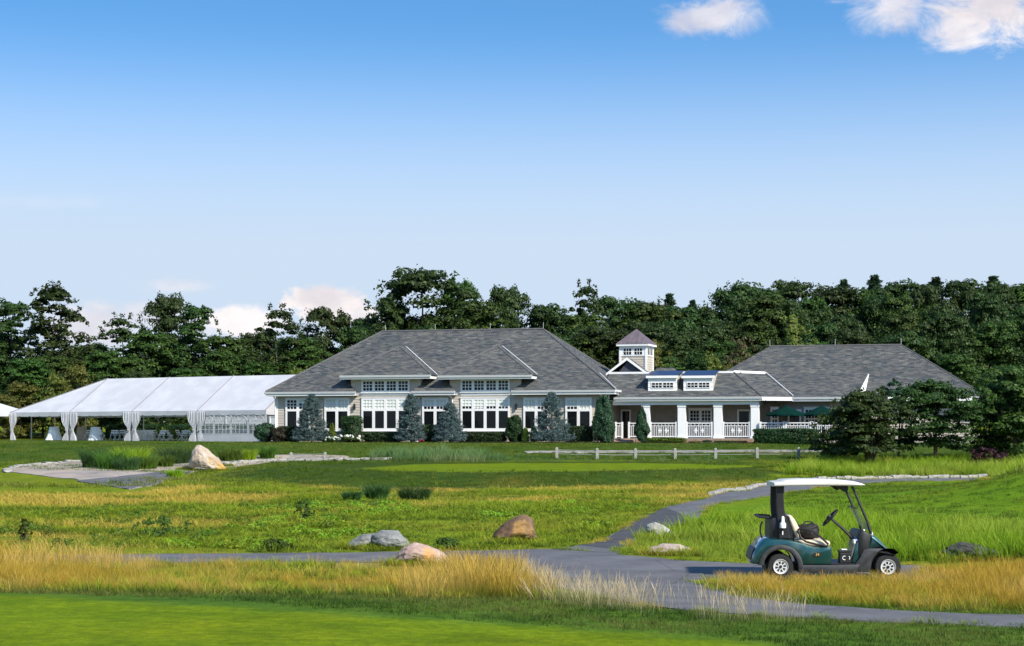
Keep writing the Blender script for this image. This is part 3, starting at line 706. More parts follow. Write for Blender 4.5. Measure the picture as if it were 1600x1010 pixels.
def window(px0, px1, n, v, yt, yb, transom=None, up=(3, 3), blinds=(), low=None, base=None, frame=.13):
    """n lights side by side between photo columns px0..px1, rows yt..yb; transom rows (y0,y1,y2,y3) split upper and lower panes"""
    u0, u1 = uv(px0, v), uv(px1, v); pm = (px0 + px1) / 2
    zt, zb = zz(pm, yt, v), zz(pm, yb, v)
    w = (u1 - u0 - frame * 2 - (n - 1) * .20) / n
    us = [(u0 + frame + i * (w + .20), u0 + frame + i * (w + .20) + w) for i in range(n)]
    vf = v - .075
    if transom: zs = [zz(pm, y, v) for y in transom]
    else: zs = [zt - frame, zb + frame]
    mb = MB()
    mb.box(u0, us[0][0], vf, v, zb, zt); mb.box(us[-1][1], u1, vf, v, zb, zt)
    for i in range(n - 1): mb.box(us[i][1], us[i + 1][0], vf, v, zb, zt)
    for (a, c_) in us:
        mb.box(a, c_, vf, v, zs[0], zt); mb.box(a, c_, vf, v, zb, zs[-1])
        if transom: mb.box(a, c_, vf, v, zs[2], zs[1])
    W_ = mb.build('window', WHITE, club)
    MB().box(u0 - .05, u1 + .05, vf - .05, v, zb - .05, zb - .002).build('sill', WHITE, W_)
    MB().box(u0 - .04, u1 + .04, vf - .03, v, zt + .002, zt + .045).build('head_trim', WHITE, W_)
    tops = [(a, c_, zs[1] if transom else zs[-1], zs[0]) for a, c_ in us]
    for i, (a, c_, z0, z1) in enumerate(tops):
        MB().box(a, c_, v - .030, v - .022, z0, z1).build('pane', GLASS, W_)
        bl = blinds[i] if i < len(blinds) else 0
        if bl: MB().box(a, c_, v - .040, v - .033, z1 - (z1 - z0) * bl, z1).build('blind', BLIND, W_)
    rows(W_, tops, v - .045, *up)
    if transom:
        for a, c_ in us: MB().box(a, c_, v - .030, v - .022, zs[3], zs[2]).build('pane', GLASS, W_)
        if low: rows(W_, [(a, c_, zs[3], zs[2]) for a, c_ in us], v - .045, *low)
    return W_

# ---- main block
L_, D_, OV = 25.64, 13.2, .60; d_ = 6.6
ZE = 5.52 - PAD; ZR = 10.14 - PAD; SL = (ZR - ZE) / d_
def zroof(v): return ZE + SL * v
dorm = [(548.6, 657.7), (703, 814)]               # wall columns of the two wall dormers
dn = []
for a, c_ in dorm: dn.append((uv(a, OV), uv(c_, OV)))
pts = [(0, 0, ZE)]
for a, c_ in dn:                                   # the eave stops at each dormer wall with a mitred return
    zc = zroof(OV)
    pts += [(a + .55, 0, ZE), (a, OV, zc), (c_, OV, zc), (c_ - .55, 0, ZE)]
pts += [(L_, 0, ZE), (L_ - d_, d_, ZR), (d_, d_, ZR)]
roofplane('roof_slope', pts)
roofplane('roof_slope', [(L_, 0, ZE), (L_, D_, ZE), (L_ - d_, d_, ZR)])
roofplane('roof_slope', [(0, D_, ZE), (0, 0, ZE), (d_, d_, ZR)])
roofplane('roof_slope', [(L_, D_, ZE), (0, D_, ZE), (d_, d_, ZR), (L_ - d_, d_, ZR)])
rc = MB()
rc.tube([(d_, d_, ZR + .02), (L_ - d_, d_, ZR + .02)], .07, 6)
rc.build('ridge_cap', simple('ridge_cap', (.10, .10, .105), .85), club)
for hx in ((d_, d_, 0, 0), (L_ - d_, d_, L_, 0), (L_ - d_, d_, L_, D_), (d_, d_, 0, D_)):
    MB().tube([(hx[0], hx[1], ZR), (hx[2], hx[3], ZE + .02)], .055, 6).build('hip_cap', MATS['ridge_cap'], club)
for px in (602, 680, 766, 849):                    # lightning rods on the ridge
    uu = uv(px, d_); MB().tube([(uu, d_, ZR), (uu, d_, ZR + .5)], .012, 5).build('lightning_rod', GUTTER, club)
def eave(u0, u1, v, z, m0=0.0, m1=0.0, ret=None):
    """gutter over a fascia board, soffit behind"""
    MB().hexa([(u0, v - .10, z - .15), (u1, v - .10, z - .15), (u1, v + .02, z - .15), (u0, v + .02, z - .15)],
              [(u0, v - .14, z), (u1, v - .14, z), (u1, v + .02, z), (u0, v + .02, z)]).build('gutter', GUTTER, club)
    MB().box(u0 + .02, u1 - .02, v - .03, v + .04, z - .30, z - .153).build('fascia', WHITE, club)
    MB().box(u0 + .02, u1 - .02, v + .043, v + OV, z - .29, z - .25).build('soffit', SOFF, club)
segs = [(0, dn[0][0] + .55), (dn[0][1] - .55, dn[1][0] + .55), (dn[1][1] - .55, L_)]
for a, c_ in segs: eave(a, c_, 0, ZE - .02)
for x in (0.0, L_):                                # side eaves
    s_ = -1 if x == 0 else 1
    MB().box(min(x, x + s_ * .12), max(x, x + s_ * .12), 0, D_, ZE - .17, ZE - .02).build('gutter', GUTTER, club)
    MB().box(min(x, x - s_ * .05), max(x, x - s_ * .05), .05, D_, ZE - .32, ZE - .173).build('fascia', WHITE, club)
    MB().box(min(x - s_ * .053, x - s_ * OV), max(x - s_ * .053, x - s_ * OV), .05, D_, ZE - .31, ZE - .27).build('soffit', SOFF, club)
wl, wr = OV, L_ - OV
zw = ZE - .29
edges = [wl] + [e for d in dn for e in d] + [wr]
ztd = zz(600, 590, OV)                             # top of the dormer walls
for i in range(len(edges) - 1):
    a, c_ = edges[i], edges[i + 1]
    siding('siding', SIDE, (a, OV), (c_, OV), (ztd if i in (1, 3) else zw), -.15)
siding('siding', SIDE, (wl, OV), (wl, D_ - OV), zw, -.15, (-1, 0))
siding('siding', SIDE, (wr, OV), (wr, D_ - OV), zw, -.15, (1, 0))
siding('siding', SIDE, (wl, D_ - OV), (wr, D_ - OV), zw, -.15, (0, 1))
trim('corner_board', wl - .035, wl + .12, OV - .04, OV + .12, -.1, zw)
trim('corner_board', wr - .12, wr + .035, OV - .04, OV + .12, -.1, zw)
trim('foundation', wl + .02, wr - .02, OV + .03, D_ - OV - .03, -.6, -.10, BRICK)
# wall dormers with hipped roofs
for k, (a, c_) in enumerate(dn):
    e0 = uv(531 if k == 0 else 684, -.1); e1 = uv(673 if k == 0 else 831.5, -.1); hw = (e1 - e0) / 2; um = (e0 + e1) / 2
    ze = zz(600 if k == 0 else 757, 586, -.1); sl = .65; v0 = -.1; zr = ze + sl * hw; vr = v0 + hw
    vm = lambda z: (z - ZE) / SL                   # where the main roof reaches height z
    ve = vm(ze); vt = vm(zr)
    if vt < vr + .2: vt = vr + .2
    roofplane('dormer_roof', [(e0, v0, ze), (e1, v0, ze), (um, vr, zr)], thick=.12)
    roofplane('dormer_roof', [(e1, v0, ze), (e1, ve, ze), (um, vt, zr), (um, vr, zr)], thick=.12)
    roofplane('dormer_roof', [(e0, ve, ze), (e0, v0, ze), (um, vr, zr), (um, vt, zr)], thick=.12)
    for q0, q1 in (((e0, v0, ze + .01), (um, vr, zr)), ((e1, v0, ze + .01), (um, vr, zr)), ((um, vr, zr), (um, vt, zr))):
        MB().tube([q0, q1], .045, 6).build('hip_cap', MATS['ridge_cap'], club)
    MB().tube([(e1 + .05, ve - .3, ze + .06), (um + .05, vt, zr + .04)], .03, 5).build('valley_flashing', WHITE, club)
    MB().hexa([(e0, v0 - .1, ze - .17), (e1, v0 - .1, ze - .17), (e1, v0 + .02, ze - .17), (e0, v0 + .02, ze - .17)],
              [(e0, v0 - .14, ze - .02), (e1, v0 - .14, ze - .02), (e1, v0 + .02, ze - .02), (e0, v0 + .02, ze - .02)]).build('gutter', GUTTER, club)
    MB().box(e0 + .02, e1 - .02, v0 - .03, v0 + .04, ze - .29, ze - .173).build('fascia', WHITE, club)
    for s_, x in ((-1, e0), (1, e1)): MB().box(min(x, x - s_ * .06), max(x, x - s_ * .06), v0 + .043, ve, ze - .29, ze - .12).build('fascia', WHITE, club)
    MB().box(e0 + .07, e1 - .07, v0 + .045, OV + 1.0, ze - .28, ze - .24).build('soffit', SOFF, club)
    for x, s_ in ((a, -1), (c_, 1)):               # cheeks above the main roof
        n_ = 6; P0 = [(x, OV + .02 + (ve - OV) * i / n_, zroof(OV + (ve - OV) * i / n_) - .1) for i in range(n_ + 1)]
        MB().slab(P0 + [(x, ve, ze - .2), (x, OV + .02, ze - .2)], (-.04 * s_, 0, 0)).build('dormer_cheek', SIDE, club)
    px0, px1 = ((565.1, 640.2), (720, 796.8))[k]
    ua, ub = uv(px0, OV), uv(px1, OV)
    zap = zz(px0, 618.6, OV)
    trim('apron_board', a + .02, c_ - .02, OV - .045, OV + .02, zz(px0, 616.8, OV), zz(px0, 613.2, OV))
    trim('frieze_board', a + .02, c_ - .02, OV - .05, OV + .02, ztd - .16, ztd - .02)
    trim('apron_panel', ua, ub, OV - .06, OV + .02, zz(px0, 618.2, OV), zz(px0, 613.6, OV))
    window(px0, px1, 4, OV - .028, 593.4 if k == 0 else 592.6, 613.4 if k == 0 else 612.6)
    window(px0, px1, 4, OV - .028, 621.8, 673.3, (625, 638.8, 642.4, 669.5), blinds=((1, 1, 1, 1), (.75, .95, .75, .8))[k])
for px0, px1, bl in ((446.5, 485, (0, .35)), (507.3, 546, (1, 1)), (660, 700.3, (.7, .65)), (818, 858, (1, .7)), (883.5, 924.5, (.75, 1))):
    window(px0, px1, 2, OV - .028, 622.2, 673.5, (625.6, 639.5, 643, 669.7), blinds=bl)
for px in (554.7, 709.4, 807):                     # wall lanterns
    u_ = uv(px, OV); z_ = zz(px, 636, OV); v_ = OV - .16
    mb = MB(); mb.lathe([(.02, .24), (.10, .14), (.11, .12), (.085, .11), (.07, -.14), (.09, -.15), (.02, -.22)], (u_, v_, z_), n=6)
    lan = mb.build('wall_lantern', BLACK, club)
    MB().box(u_ - .05, u_ + .05, OV - .05, OV - .02, z_ - .16, z_ + .16).tube([(u_, OV - .03, z_ + .05), (u_, v_, z_ + .26)], .015, 5).build('bracket', BLACK, lan)
for px, top in ((430.5, 0), (703.5, 1), (938.6, 1)):   # downspouts
    u_ = uv(px, OV - .06)
    pts_ = [(u_, 0, ZE - .16), (u_, .02, ZE - .26), (u_ + .16 * top, OV - .10, ZE - .55), (u_ + .16 * top, OV - .10, -.05)]
    MB().tube(pts_, .045, 6).build('downspout', WHITE, club)
u_ = uv(690.5, OV); lamp_z = zz(690, 622.5, OV)    # twin floodlight under the eave
MB().lathe([(.02, 0), (.07, .03), (.05, .12)], (uv(650, OV), OV - .15, lamp_z), 'y', 10).lathe([(.02, 0), (.07, .03), (.05, .12)], (uv(655, OV), OV - .15, lamp_z), 'y', 10).build('floodlight', WHITE, club)

# ---- porch wing between the blocks
VP = 0.9                                           # porch eave line
zp = zz(1060, 620, VP); sp = .575; RUN = 3.0; zt_ = zp + sp * RUN
uL = L_ - 1.2; uC = uv(1190, VP)                   # front eave from the main block to the chamfered corner
uF = uC + 1.95; VF = VP + 1.3                      # chamfer end = eave line of the far wing
uT = uv(1147, VP + RUN)
tdir = Vector((uF - uC, VF - VP)).normalized()
roofplane('porch_roof', [(uL, VP, zp), (uC, VP, zp), (uT, VP + RUN, zt_), (uL, VP + RUN, zt_)])
uT2 = uv(1196, VP + RUN + 1.0)
roofplane('porch_roof', [(uC, VP, zp), (uF + .2, VF + .05, zp), (uT2, VP + RUN + 1.0, zt_ - .06), (uT, VP + RUN, zt_)])
MB().tube([(uC, VP, zp + .02), (uT, VP + RUN, zt_ + .02)], .05, 6).build('hip_cap', MATS['ridge_cap'], club)
MB().tube([(uF + .05, VF - .05, zp + .06), (uT2 + .05, VP + RUN + .95, zt_ + .02)], .032, 5).build('valley_flashing', WHITE, club)
MB().tube([(L_ + .02, 0.0, ZE + .05), (uv(936.5, VP + RUN), VP + RUN, zt_ + .08)], .032, 5).build('valley_flashing', WHITE, club)
trim('parapet_flashing', uL, uT, VP + RUN - .05, VP + RUN + .12, zt_ - .04, zt_ + .11)
MB().hexa([(uT, VP + RUN - .05, zt_ - .04), (uT2, VP + RUN + .95, zt_ - .1), (uT2, VP + RUN + 1.1, zt_ - .1), (uT, VP + RUN + .12, zt_ - .04)],
          [(uT, VP + RUN - .05, zt_ + .15), (uT2, VP + RUN + .95, zt_ + .08), (uT2, VP + RUN + 1.1, zt_ + .08), (uT, VP + RUN + .12, zt_ + .15)]).build('parapet_flashing', WHITE, club)
trim('flat_roof', uL, uT + .5, VP + RUN + .13, 11, zt_ - .3, zt_ + .02, MATS['ridge_cap'])
MB().hexa([(uL + .9, VP - .10, zp - .17), (uC + .05, VP - .10, zp - .17), (uC, VP + .02, zp - .17), (uL + .9, VP + .02, zp - .17)],
          [(uL + .9, VP - .14, zp - .02), (uC + .05, VP - .14, zp - .02), (uC, VP + .02, zp - .02), (uL + .9, VP + .02, zp - .02)]).build('gutter', GUTTER, club)
MB().box(uL + .95, uC, VP - .03, VP + .05, zp - .30, zp - .173).build('fascia', WHITE, club)
nf = Vector((tdir.y, -tdir.x))
MB().slab([(uC, VP, zp - .30), (uF, VF, zp - .30), (uF, VF, zp - .04), (uC, VP, zp - .04)], (nf.x * .08, nf.y * .08, 0)).build('fascia', GUTTER, club)
zdk = zz(1060, 685, VP + .3); zb1 = zz(1060, 626.8, VP + .4); zb0 = zz(1060, 632.8, VP + .4)
uW0 = uv(958, VP + .4); uW1 = uv(1186, VP + .4)
trim('porch_beam', uW0, uW1, VP + .25, VP + .62, zb0, zb1)
trim('porch_beam', uW1 - .37, uW1, VP + .623, VF + 2.2, zb0, zb1)
trim('porch_ceiling', uL + .6, uC + .3, VP + .06, VP + 3.6, zb1 + .01, zb1 + .06, SOFF)
trim('porch_deck', uv(960, VP + .1), uv(1186, VP + .1), VP + .1, VP + 3.6, -.1, zdk - .004, DECK)
trim('brick_foundation', uv(993, VP + .05), uv(1187, VP + .05), VP + .05, VP + .098, -.4, zdk - .06, BRICK)
VB = VP + 3.4
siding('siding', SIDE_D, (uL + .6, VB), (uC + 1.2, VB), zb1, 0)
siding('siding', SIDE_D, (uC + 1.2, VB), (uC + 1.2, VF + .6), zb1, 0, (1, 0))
for a_, c_ in ((1003, 1014.8), (1058.8, 1071), (1115, 1128), (1173, 1185.8)):
    ua, ub = uv(a_, VP + .23), uv(c_, VP + .23)
    co = trim('column', ua, ub, VP + .22, VP + .22 + (ub - ua), zdk, zb0 - .003, bevel=.01)
    trim('column_base', ua - .03, ub + .03, VP + .19, VP + .25 + (ub - ua), zdk - .003, zdk + .16, parent=co)
    trim('column_cap', ua - .03, ub + .03, VP + .19, VP + .25 + (ub - ua), zb0 - .16, zb0 - .006, parent=co)
def railing(u0, u1, v, zf, orn=True):
    zt2 = zf + 1.07
    r_ = MB().box(u0, u1, v - .045, v + .045, zt2 - .07, zt2).build('railing', WHITE, club)
    MB().box(u0, u1, v - .03, v + .03, zf + .08, zf + .15).build('bottom_rail', WHITE, r_)
    MB().box(u0, u1, v - .025, v + .025, zt2 - .24, zt2 - .20).build('mid_rail', WHITE, r_)
    n_ = max(2, int((u1 - u0) / .125)); mb = MB()
    for i in range(n_ + 1):
        x = u0 + .03 + (u1 - u0 - .06) * i / n_; mb.box(x - .019, x + .019, v - .019, v + .019, zf + .153, zt2 - .243)
        if i % 2 == 0: mb.box(x - .019, x + .019, v - .018, v + .018, zt2 - .197, zt2 - .073)
    tag(mb.build('balusters', WHITE, r_), kind='stuff')
    for x in (u0, u1): MB().box(x - .06, x + .06, v - .06, v + .06, zf, zt2 + .06).build('newel_post', WHITE, r_)
    if orn:
        for f in (.36, .62):
            x = u0 + (u1 - u0) * f; z = zf + .52
            MB().box(x - .05, x + .05, v - .035, v - .02, z - .17, z + .17).box(x - .13, x + .13, v - .037, v - .018, z - .05, z + .05).build('cross_ornament', WHITE, r_)
vr_ = VP + .34
for a_, c_, o_ in ((961, 973.5, 0), (981.5, 1003, 0), (1015.5, 1058, 1), (1072, 1114, 1), (1129, 1172.5, 1)):
    railing(uv(a_, vr_) + .06, uv(c_, vr_) - .06, vr_, zdk, o_)
for i in range(4):
    trim('step', uv(960.5, VP) , uv(991.5, VP), VP - .95 + i * .30, VP - .65 + i * .30 if i < 3 else VP + .045, -.25, zdk - .02 - (3 - i) * (zdk + .05) / 4, STEP)
# openings in the back wall of the porch
window(1076, 1113, 2, VB - .03, 638.5, 684, (642, 657.5, 659.5, 681), up=(3, 3), low=(3, 2))
def door(px0, px1, v, yt, mat=GLASS):
    u0, u1 = uv(px0, v), uv(px1, v); zt2 = zz((px0 + px1) / 2, yt, v)
    dr = MB().box(u0, u0 + .12, v - .06, v, zdk, zt2).box(u1 - .12, u1, v - .06, v, zdk, zt2).box(u0 + .12, u1 - .12, v - .06, v, zt2 - .12, zt2).build('door', WHITE, club)
    MB().box(u0 + .123, u1 - .123, v - .03, v - .02, zdk, zt2 - .123).build('pane', mat, dr)
    MB().box((u0 + u1) / 2 - .03, (u0 + u1) / 2 + .03, v - .045, v - .031, zdk, zt2 - .123).build('stile', BLACK, dr)
    MB().lathe([(.02, 0), (.035, .03), (.02, .06)], ((u0 + u1) / 2 + .1, v - .1, zdk + 1.0), 'y', 8).build('handle', GUTTER, dr)
door(1152, 1173, VB - .03, 640); door(970, 986, VB - .03, 640)
# two shed dormers on the porch roof
for a_, c_ in ((1012.7, 1057.8), (1068, 1114.4)):
    vd = VP + .75; u0, u1 = uv(a_, vd), uv(c_, vd); z0 = zp + sp * (vd - VP) - .05; z1 = zz((a_ + c_) / 2, 588.0, vd); vtop = VP + RUN - .1; z2 = zt_ + .10
    sd_ = siding('shed_dormer', WHITE, (u0, vd), (u1, vd), z1, z0, exp=.3)
    for x, s_ in ((u0, -1), (u1, 1)):
        MB().slab([(x, vd, z0), (x, vtop, zt_ - .05), (x, vtop, z2 - .05), (x, vd, z1)], (-s_ * .05, 0, 0)).build('cheek', SIDE if s_ > 0 else WHITE, sd_)
    mb = MB(); mb.slab([(u0 - .12, vd - .14, z1 - .02), (u1 + .12, vd - .14, z1 - .02), (u1 + .12, vtop + .1, z2), (u0 - .12, vtop + .1, z2)], (0, 0, .07)); mb.build('metal_roof', SKYM, sd_)
    MB().box(u0 - .13, u1 + .13, vd - .18, vd - .143, z1 - .14, z1 + .03).build('fascia', WHITE, sd_)
    w_ = (u1 - u0)
    for f0, f1 in ((.14, .48), (.53, .87)):
        a2, c2 = u0 + w_ * f0, u0 + w_ * f1; za, zc = z0 + (z1 - z0) * .25, z0 + (z1 - z0) * .56
        MB().box(a2 - .06, c2 + .06, vd - .05, vd - .028, za - .06, zc + .06).build('window_casing', WHITE, sd_)
        MB().box(a2, c2, vd - .058, vd - .052, za, zc).build('pane', GLASS, sd_)
        rows(sd_, [(a2, c2, za, zc)], vd - .06, 3, 2, .016)
# cupola and the gable before it
vc = 7.0; cu0, cu1 = uv(970.5, vc), uv(1011.5, vc); cw_ = cu1 - cu0; zc0 = zt_ - .4; zc1 = zz(990, 541, vc); cm = (cu0 + cu1) / 2; vm_ = vc + cw_ / 2
cup = empty('cupola', (cm, vm_, 0)); cup.parent = club; cup.rotation_euler = (0, 0, R(-5)); h_ = cw_ / 2
for p0, p1, nn in (((-h_, -h_), (h_, -h_), (0, -1)), ((h_, -h_), (h_, h_), (1, 0)), ((-h_, -h_), (-h_, h_), (-1, 0)), ((-h_, h_), (h_, h_), (0, 1))):
    siding('siding', SIDE, p0, p1, zc1, zc0, nn, .17, cup)
for sx in (-1, 1):
    for sy in (-1, 1): MB().box(sx * h_ - .07, sx * h_ + .07, sy * h_ - .07, sy * h_ + .07, zc0, zc1).build('corner_board', WHITE, cup)
zw0, zw1 = zc1 - .62, zc1 - .12
MB().box(-h_ + .072, h_ - .072, -h_ - .05, -h_ - .026, zw0 - .1, zc1).build('window_band', WHITE, cup)
MB().box(h_ + .026, h_ + .05, -h_ + .072, h_ - .072, zw0 - .1, zc1).build('window_band', WHITE, cup)
for f in (-.42, .42):
    a2, c2 = f * cw_ * .5 - .28, f * cw_ * .5 + .28
    MB().box(a2, c2, -h_ - .058, -h_ - .052, zw0, zw1 - .06).build('pane', GLASS, cup); rows(cup, [(a2, c2, zw0, zw1 - .06)], -h_ - .06, 3, 2, .016)
    MB().box(h_ + .052, h_ + .058, a2, c2, zw0, zw1 - .06).build('pane', GLASS, cup)
    MB().box(h_ + .06, h_ + .075, f * cw_ * .5 - .02, f * cw_ * .5 + .02, zw0, zw1 - .06).build('muntin_grid', WHITE, cup)
ro_ = h_ + .24; zap_ = zz(997, 514, vc + h_)
mb = MB(); mb.slab([(-ro_, -ro_, zc1), (ro_, -ro_, zc1), (ro_, ro_, zc1), (-ro_, ro_, zc1)], (0, 0, .16)); mb.build('cornice', WHITE, cup)
rr = ro_ + .03; cr = MB().add([(-rr, -rr, zc1 + .165), (rr, -rr, zc1 + .165), (rr, rr, zc1 + .165), (-rr, rr, zc1 + .165), (0, 0, zap_)], [(0, 1, 4), (1, 2, 4), (2, 3, 4), (3, 0, 4), (3, 2, 1, 0)]).build('copper_roof', COPPER, cup)
for k in range(4):                                 # standing seams
    ang = k * math.pi / 2
    for i in range(-3, 4):
        x = i * rr / 3.6; top = 1 - abs(x) / rr
        p0 = Vector((x, -rr, zc1 + .17)); p1 = Vector((x, -rr * (1 - top), zc1 + .17 + (zap_ - zc1 - .17) * top))
        M_ = Matrix.Rotation(ang, 3, 'Z'); MB().tube([M_ @ p0, M_ @ p1], .014, 4).build('standing_seam', COPPER, cr)
gu0, gu1 = uv(960, vc - 1.6), uv(1013, vc - 1.6); gm_ = uv(980, vc - 1.6); zg = zz(980, 559.5, vc - 1.6); zg0 = zt_ + .05; vg = vc - 1.6
MB().slab([(gu0 + .25, vg + .1, zg0), (gu1 - .25, vg + .1, zg0), (gm_, vg + .1, zg - .22)], (0, .05, 0)).build('gable_wall', DARKG, club)
hwid = max(gm_ - gu0, gu1 - gm_)
roofplane('gable_roof', [(gm_, vg - .1, zg), (gm_ + hwid, vg - .1, zg0 - .02), (gm_ + hwid, vg + 5.5, zg0 - .02), (gm_, vg + 5.5, zg)], thick=.08)
roofplane('gable_roof', [(gm_ - hwid, vg - .1, zg0 - .02), (gm_, vg - .1, zg), (gm_, vg + 5.5, zg), (gm_ - hwid, vg + 5.5, zg0 - .02)], thick=.08)
for s_ in (-1, 1):
    MB().slab([(gm_, vg - .14, zg + .04), (gm_ + s_ * hwid, vg - .14, zg0 + .02), (gm_ + s_ * hwid, vg - .14, zg0 - .16), (gm_, vg - .14, zg - .17)], (0, .03, 0)).build('rake_board', WHITE, club)
roofplane('rear_roof', [(uv(1020, 9), 9, zt_ + .1), (uv(1066, 9), 9, zt_ + .1), (uv(1052, 10), 10, zt_ + .62), (uv(1026, 10), 10, zt_ + .62)])
# ---- far wing with its own hipped roof
VW = VF; zwE = zp - .03
uR = uv(1547, VW + 1.5); dW = 5.8; uA = uL + 2.5
vE = VW + 1.5                                      # eave of the hipped roof; a lower extension reaches VW
rzW = zz(1409, 539.5, vE + dW); sW = (rzW - zwE) / dW
uRl = uv(1202, vE + dW); uRr = uv(1409, vE + dW)
uWl = uRl - dW; uWr = uRr + dW
roofplane('wing_roof', [(uWl, vE, zwE), (uWr, vE, zwE), (uRr, vE + dW, rzW), (uRl, vE + dW, rzW)])
roofplane('wing_roof', [(uWr, vE, zwE), (uWr, vE + 2 * dW, zwE), (uRr, vE + dW, rzW)])
roofplane('wing_roof', [(uWl, vE + 2 * dW, zwE), (uWl, vE, zwE), (uRl, vE + dW, rzW)])
roofplane('wing_roof', [(uWr, vE + 2 * dW, zwE), (uWl, vE + 2 * dW, zwE), (uRl, vE + dW, rzW), (uRr, vE + dW, rzW)])
MB().tube([(uRl, vE + dW, rzW + .02), (uRr, vE + dW, rzW + .02)], .07, 6).build('ridge_cap', MATS['ridge_cap'], club)
MB().tube([(uRr, vE + dW, rzW), (uWr, vE, zwE)], .05, 6).build('hip_cap', MATS['ridge_cap'], club)
for px in (1203, 1305, 1408):
    uu = uv(px, vE + dW); MB().tube([(uu, vE + dW, rzW), (uu, vE + dW, rzW + .5)], .012, 5).build('lightning_rod', GUTTER, club)
uX = uv(1338, VW); zX = zz(1352, 583, vE + 2); vX = vE + (zX - zwE) / sW
roofplane('extension_roof', [(uF - 2.2, VW + .3, zwE + .05), (uF - .1, VW, zwE), (uX, VW, zwE), (uX + .62, vX, zX + .05), (uF - 2.2, vX, zX + .05)])
MB().slab([(uX, VW + .05, zwE - .05), (uX + .42, vE, zwE - .05), (uX + .62, vX, zX - .02)], (.05, 0, 0)).build('extension_cheek', WHITE, club)
MB().hexa([(uF, VW - .10, zwE - .17), (uX, VW - .10, zwE - .17), (uX, VW + .02, zwE - .17), (uF, VW + .02, zwE - .17)],
          [(uF, VW - .14, zwE - .02), (uX, VW - .14, zwE - .02), (uX, VW + .02, zwE - .02), (uF, VW + .02, zwE - .02)]).build('gutter', GUTTER, club)
MB().box(uF, uX, VW - .03, VW + .05, zwE - .30, zwE - .173).build('fascia', WHITE, club)
MB().box(uF, uX, VW + .053, VW + 1.0, zwE - .29, zwE - .25).build('soffit', SOFF, club)
MB().box(uX, uWr, vE - .1, vE + .05, zwE - .30, zwE - .02).build('fascia', WHITE, club)
VV = VW + 1.0
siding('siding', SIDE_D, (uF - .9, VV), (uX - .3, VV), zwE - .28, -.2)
siding('siding', SIDE, (uX - .3, VV + 1.1), (uWr - .5, VV + 1.1), zwE - .28, -.2)
siding('siding', SIDE, (uX - .3, VV), (uX - .3, VV + 1.1), zwE - .28, -.2, (1, 0))
siding('siding', WHITE, (uWr - .5, VV + 1.1), (uWr - .5, vE + 2 * dW - .6), zwE - .28, -.2, (1, 0))
window(1256, 1303, 2, VV - .03, 637, 684, (640.5, 653.5, 656, 681), up=(4, 3), low=(4, 2))
window(1204, 1217, 1, VV - .03, 637, 684, (640.5, 653.5, 656, 681), up=(2, 3), low=(2, 2))
door(1231, 1252, VV - .03, 640)
window(1508, 1536, 3, VV + 1.07, 626, 654, up=(2, 3), frame=.2)
trim('terrace', uF - 1.4, uX + 4, VP - .2, VV - .03, -.3, zdk - .01, DECK)
for a_, c_ in ((1187, 1226), (1227, 1268), (1269, 1310)): railing(uv(a_, VP + .1) + .06, uv(c_, VP + .1) - .06, VP + .1, zdk, False)

# ------------------------------------------------------------------ parasols on the terrace
def parasol(px, label):
    v = VP + .9 if px < 1260 else VP + 1.2
    u = uv(px, v); loc = Vector((E1.x + u * CT + v * ST, E1.y - u * ST + v * CT, PAD + zdk))
    zt3 = zz(px, 635.5, v) - zdk; zb3 = zz(px, 648.5, v) - zdk; r_ = 1.42
    e = empty('parasol', loc, R(11), label, 'parasol', 'green parasols on the terrace')
    MB().lathe([(.26, 0), (.27, .05), (.10, .08), (.04, .30), (.03, .31)], n=16).build('base', BLACK, e)
    MB().tube([(0, 0, .3), (0, 0, zt3 - .02)], .025, 8).build('pole', BLACK, e)
    for k in range(8):                             # one canvas gore each
        a0, a1 = 2 * math.pi * (k - .5) / 8 + R(22.5), 2 * math.pi * (k + .5) / 8 + R(22.5)
        rings = []
        for f in np.linspace(0, 1, 6):
            zf = zt3 - (zt3 - zb3) * (f ** 1.15); ring = []
            for g in np.linspace(0, 1, 5):
                a = a0 + (a1 - a0) * g; q_ = 1 - .05 * math.sin(math.pi * g) * f
                ring.append((math.cos(a) * (.06 + (r_ - .06) * f) * q_, math.sin(a) * (.06 + (r_ - .06) * f) * q_, zf + .045 * abs(2 * g - 1) * f * .6))
            rings.append(ring)
        rings.append([(p[0], p[1], p[2] - .10 + .02 * math.sin(9 * i)) for i, p in enumerate(rings[-1])])
        mb = MB(); mb.loft(rings, caps=False, closed=False); mb.build('canopy_gore', GREENC, e, smooth=60)
        MB().tube([(0, 0, zt3 - .10), (math.cos(a0) * r_ * .98, math.sin(a0) * r_ * .98, zb3 - .01)], .010, 4).build('rib', BLACK, e)
    MB().lathe([(.40, -.16), (.12, .03), (.0, .05)], (0, 0, zt3), n=8).build('vent_cap', GREENC, e)
    MB().lathe([(.03, 0), (.035, .05), (.0, .10)], (0, 0, zt3 + .04), n=8).build('finial', BLACK, e)
parasol(1228, 'dark green parasol by the porch corner, over the terrace railing')
parasol(1284, 'dark green parasol beside the tree, further along the terrace from the porch')
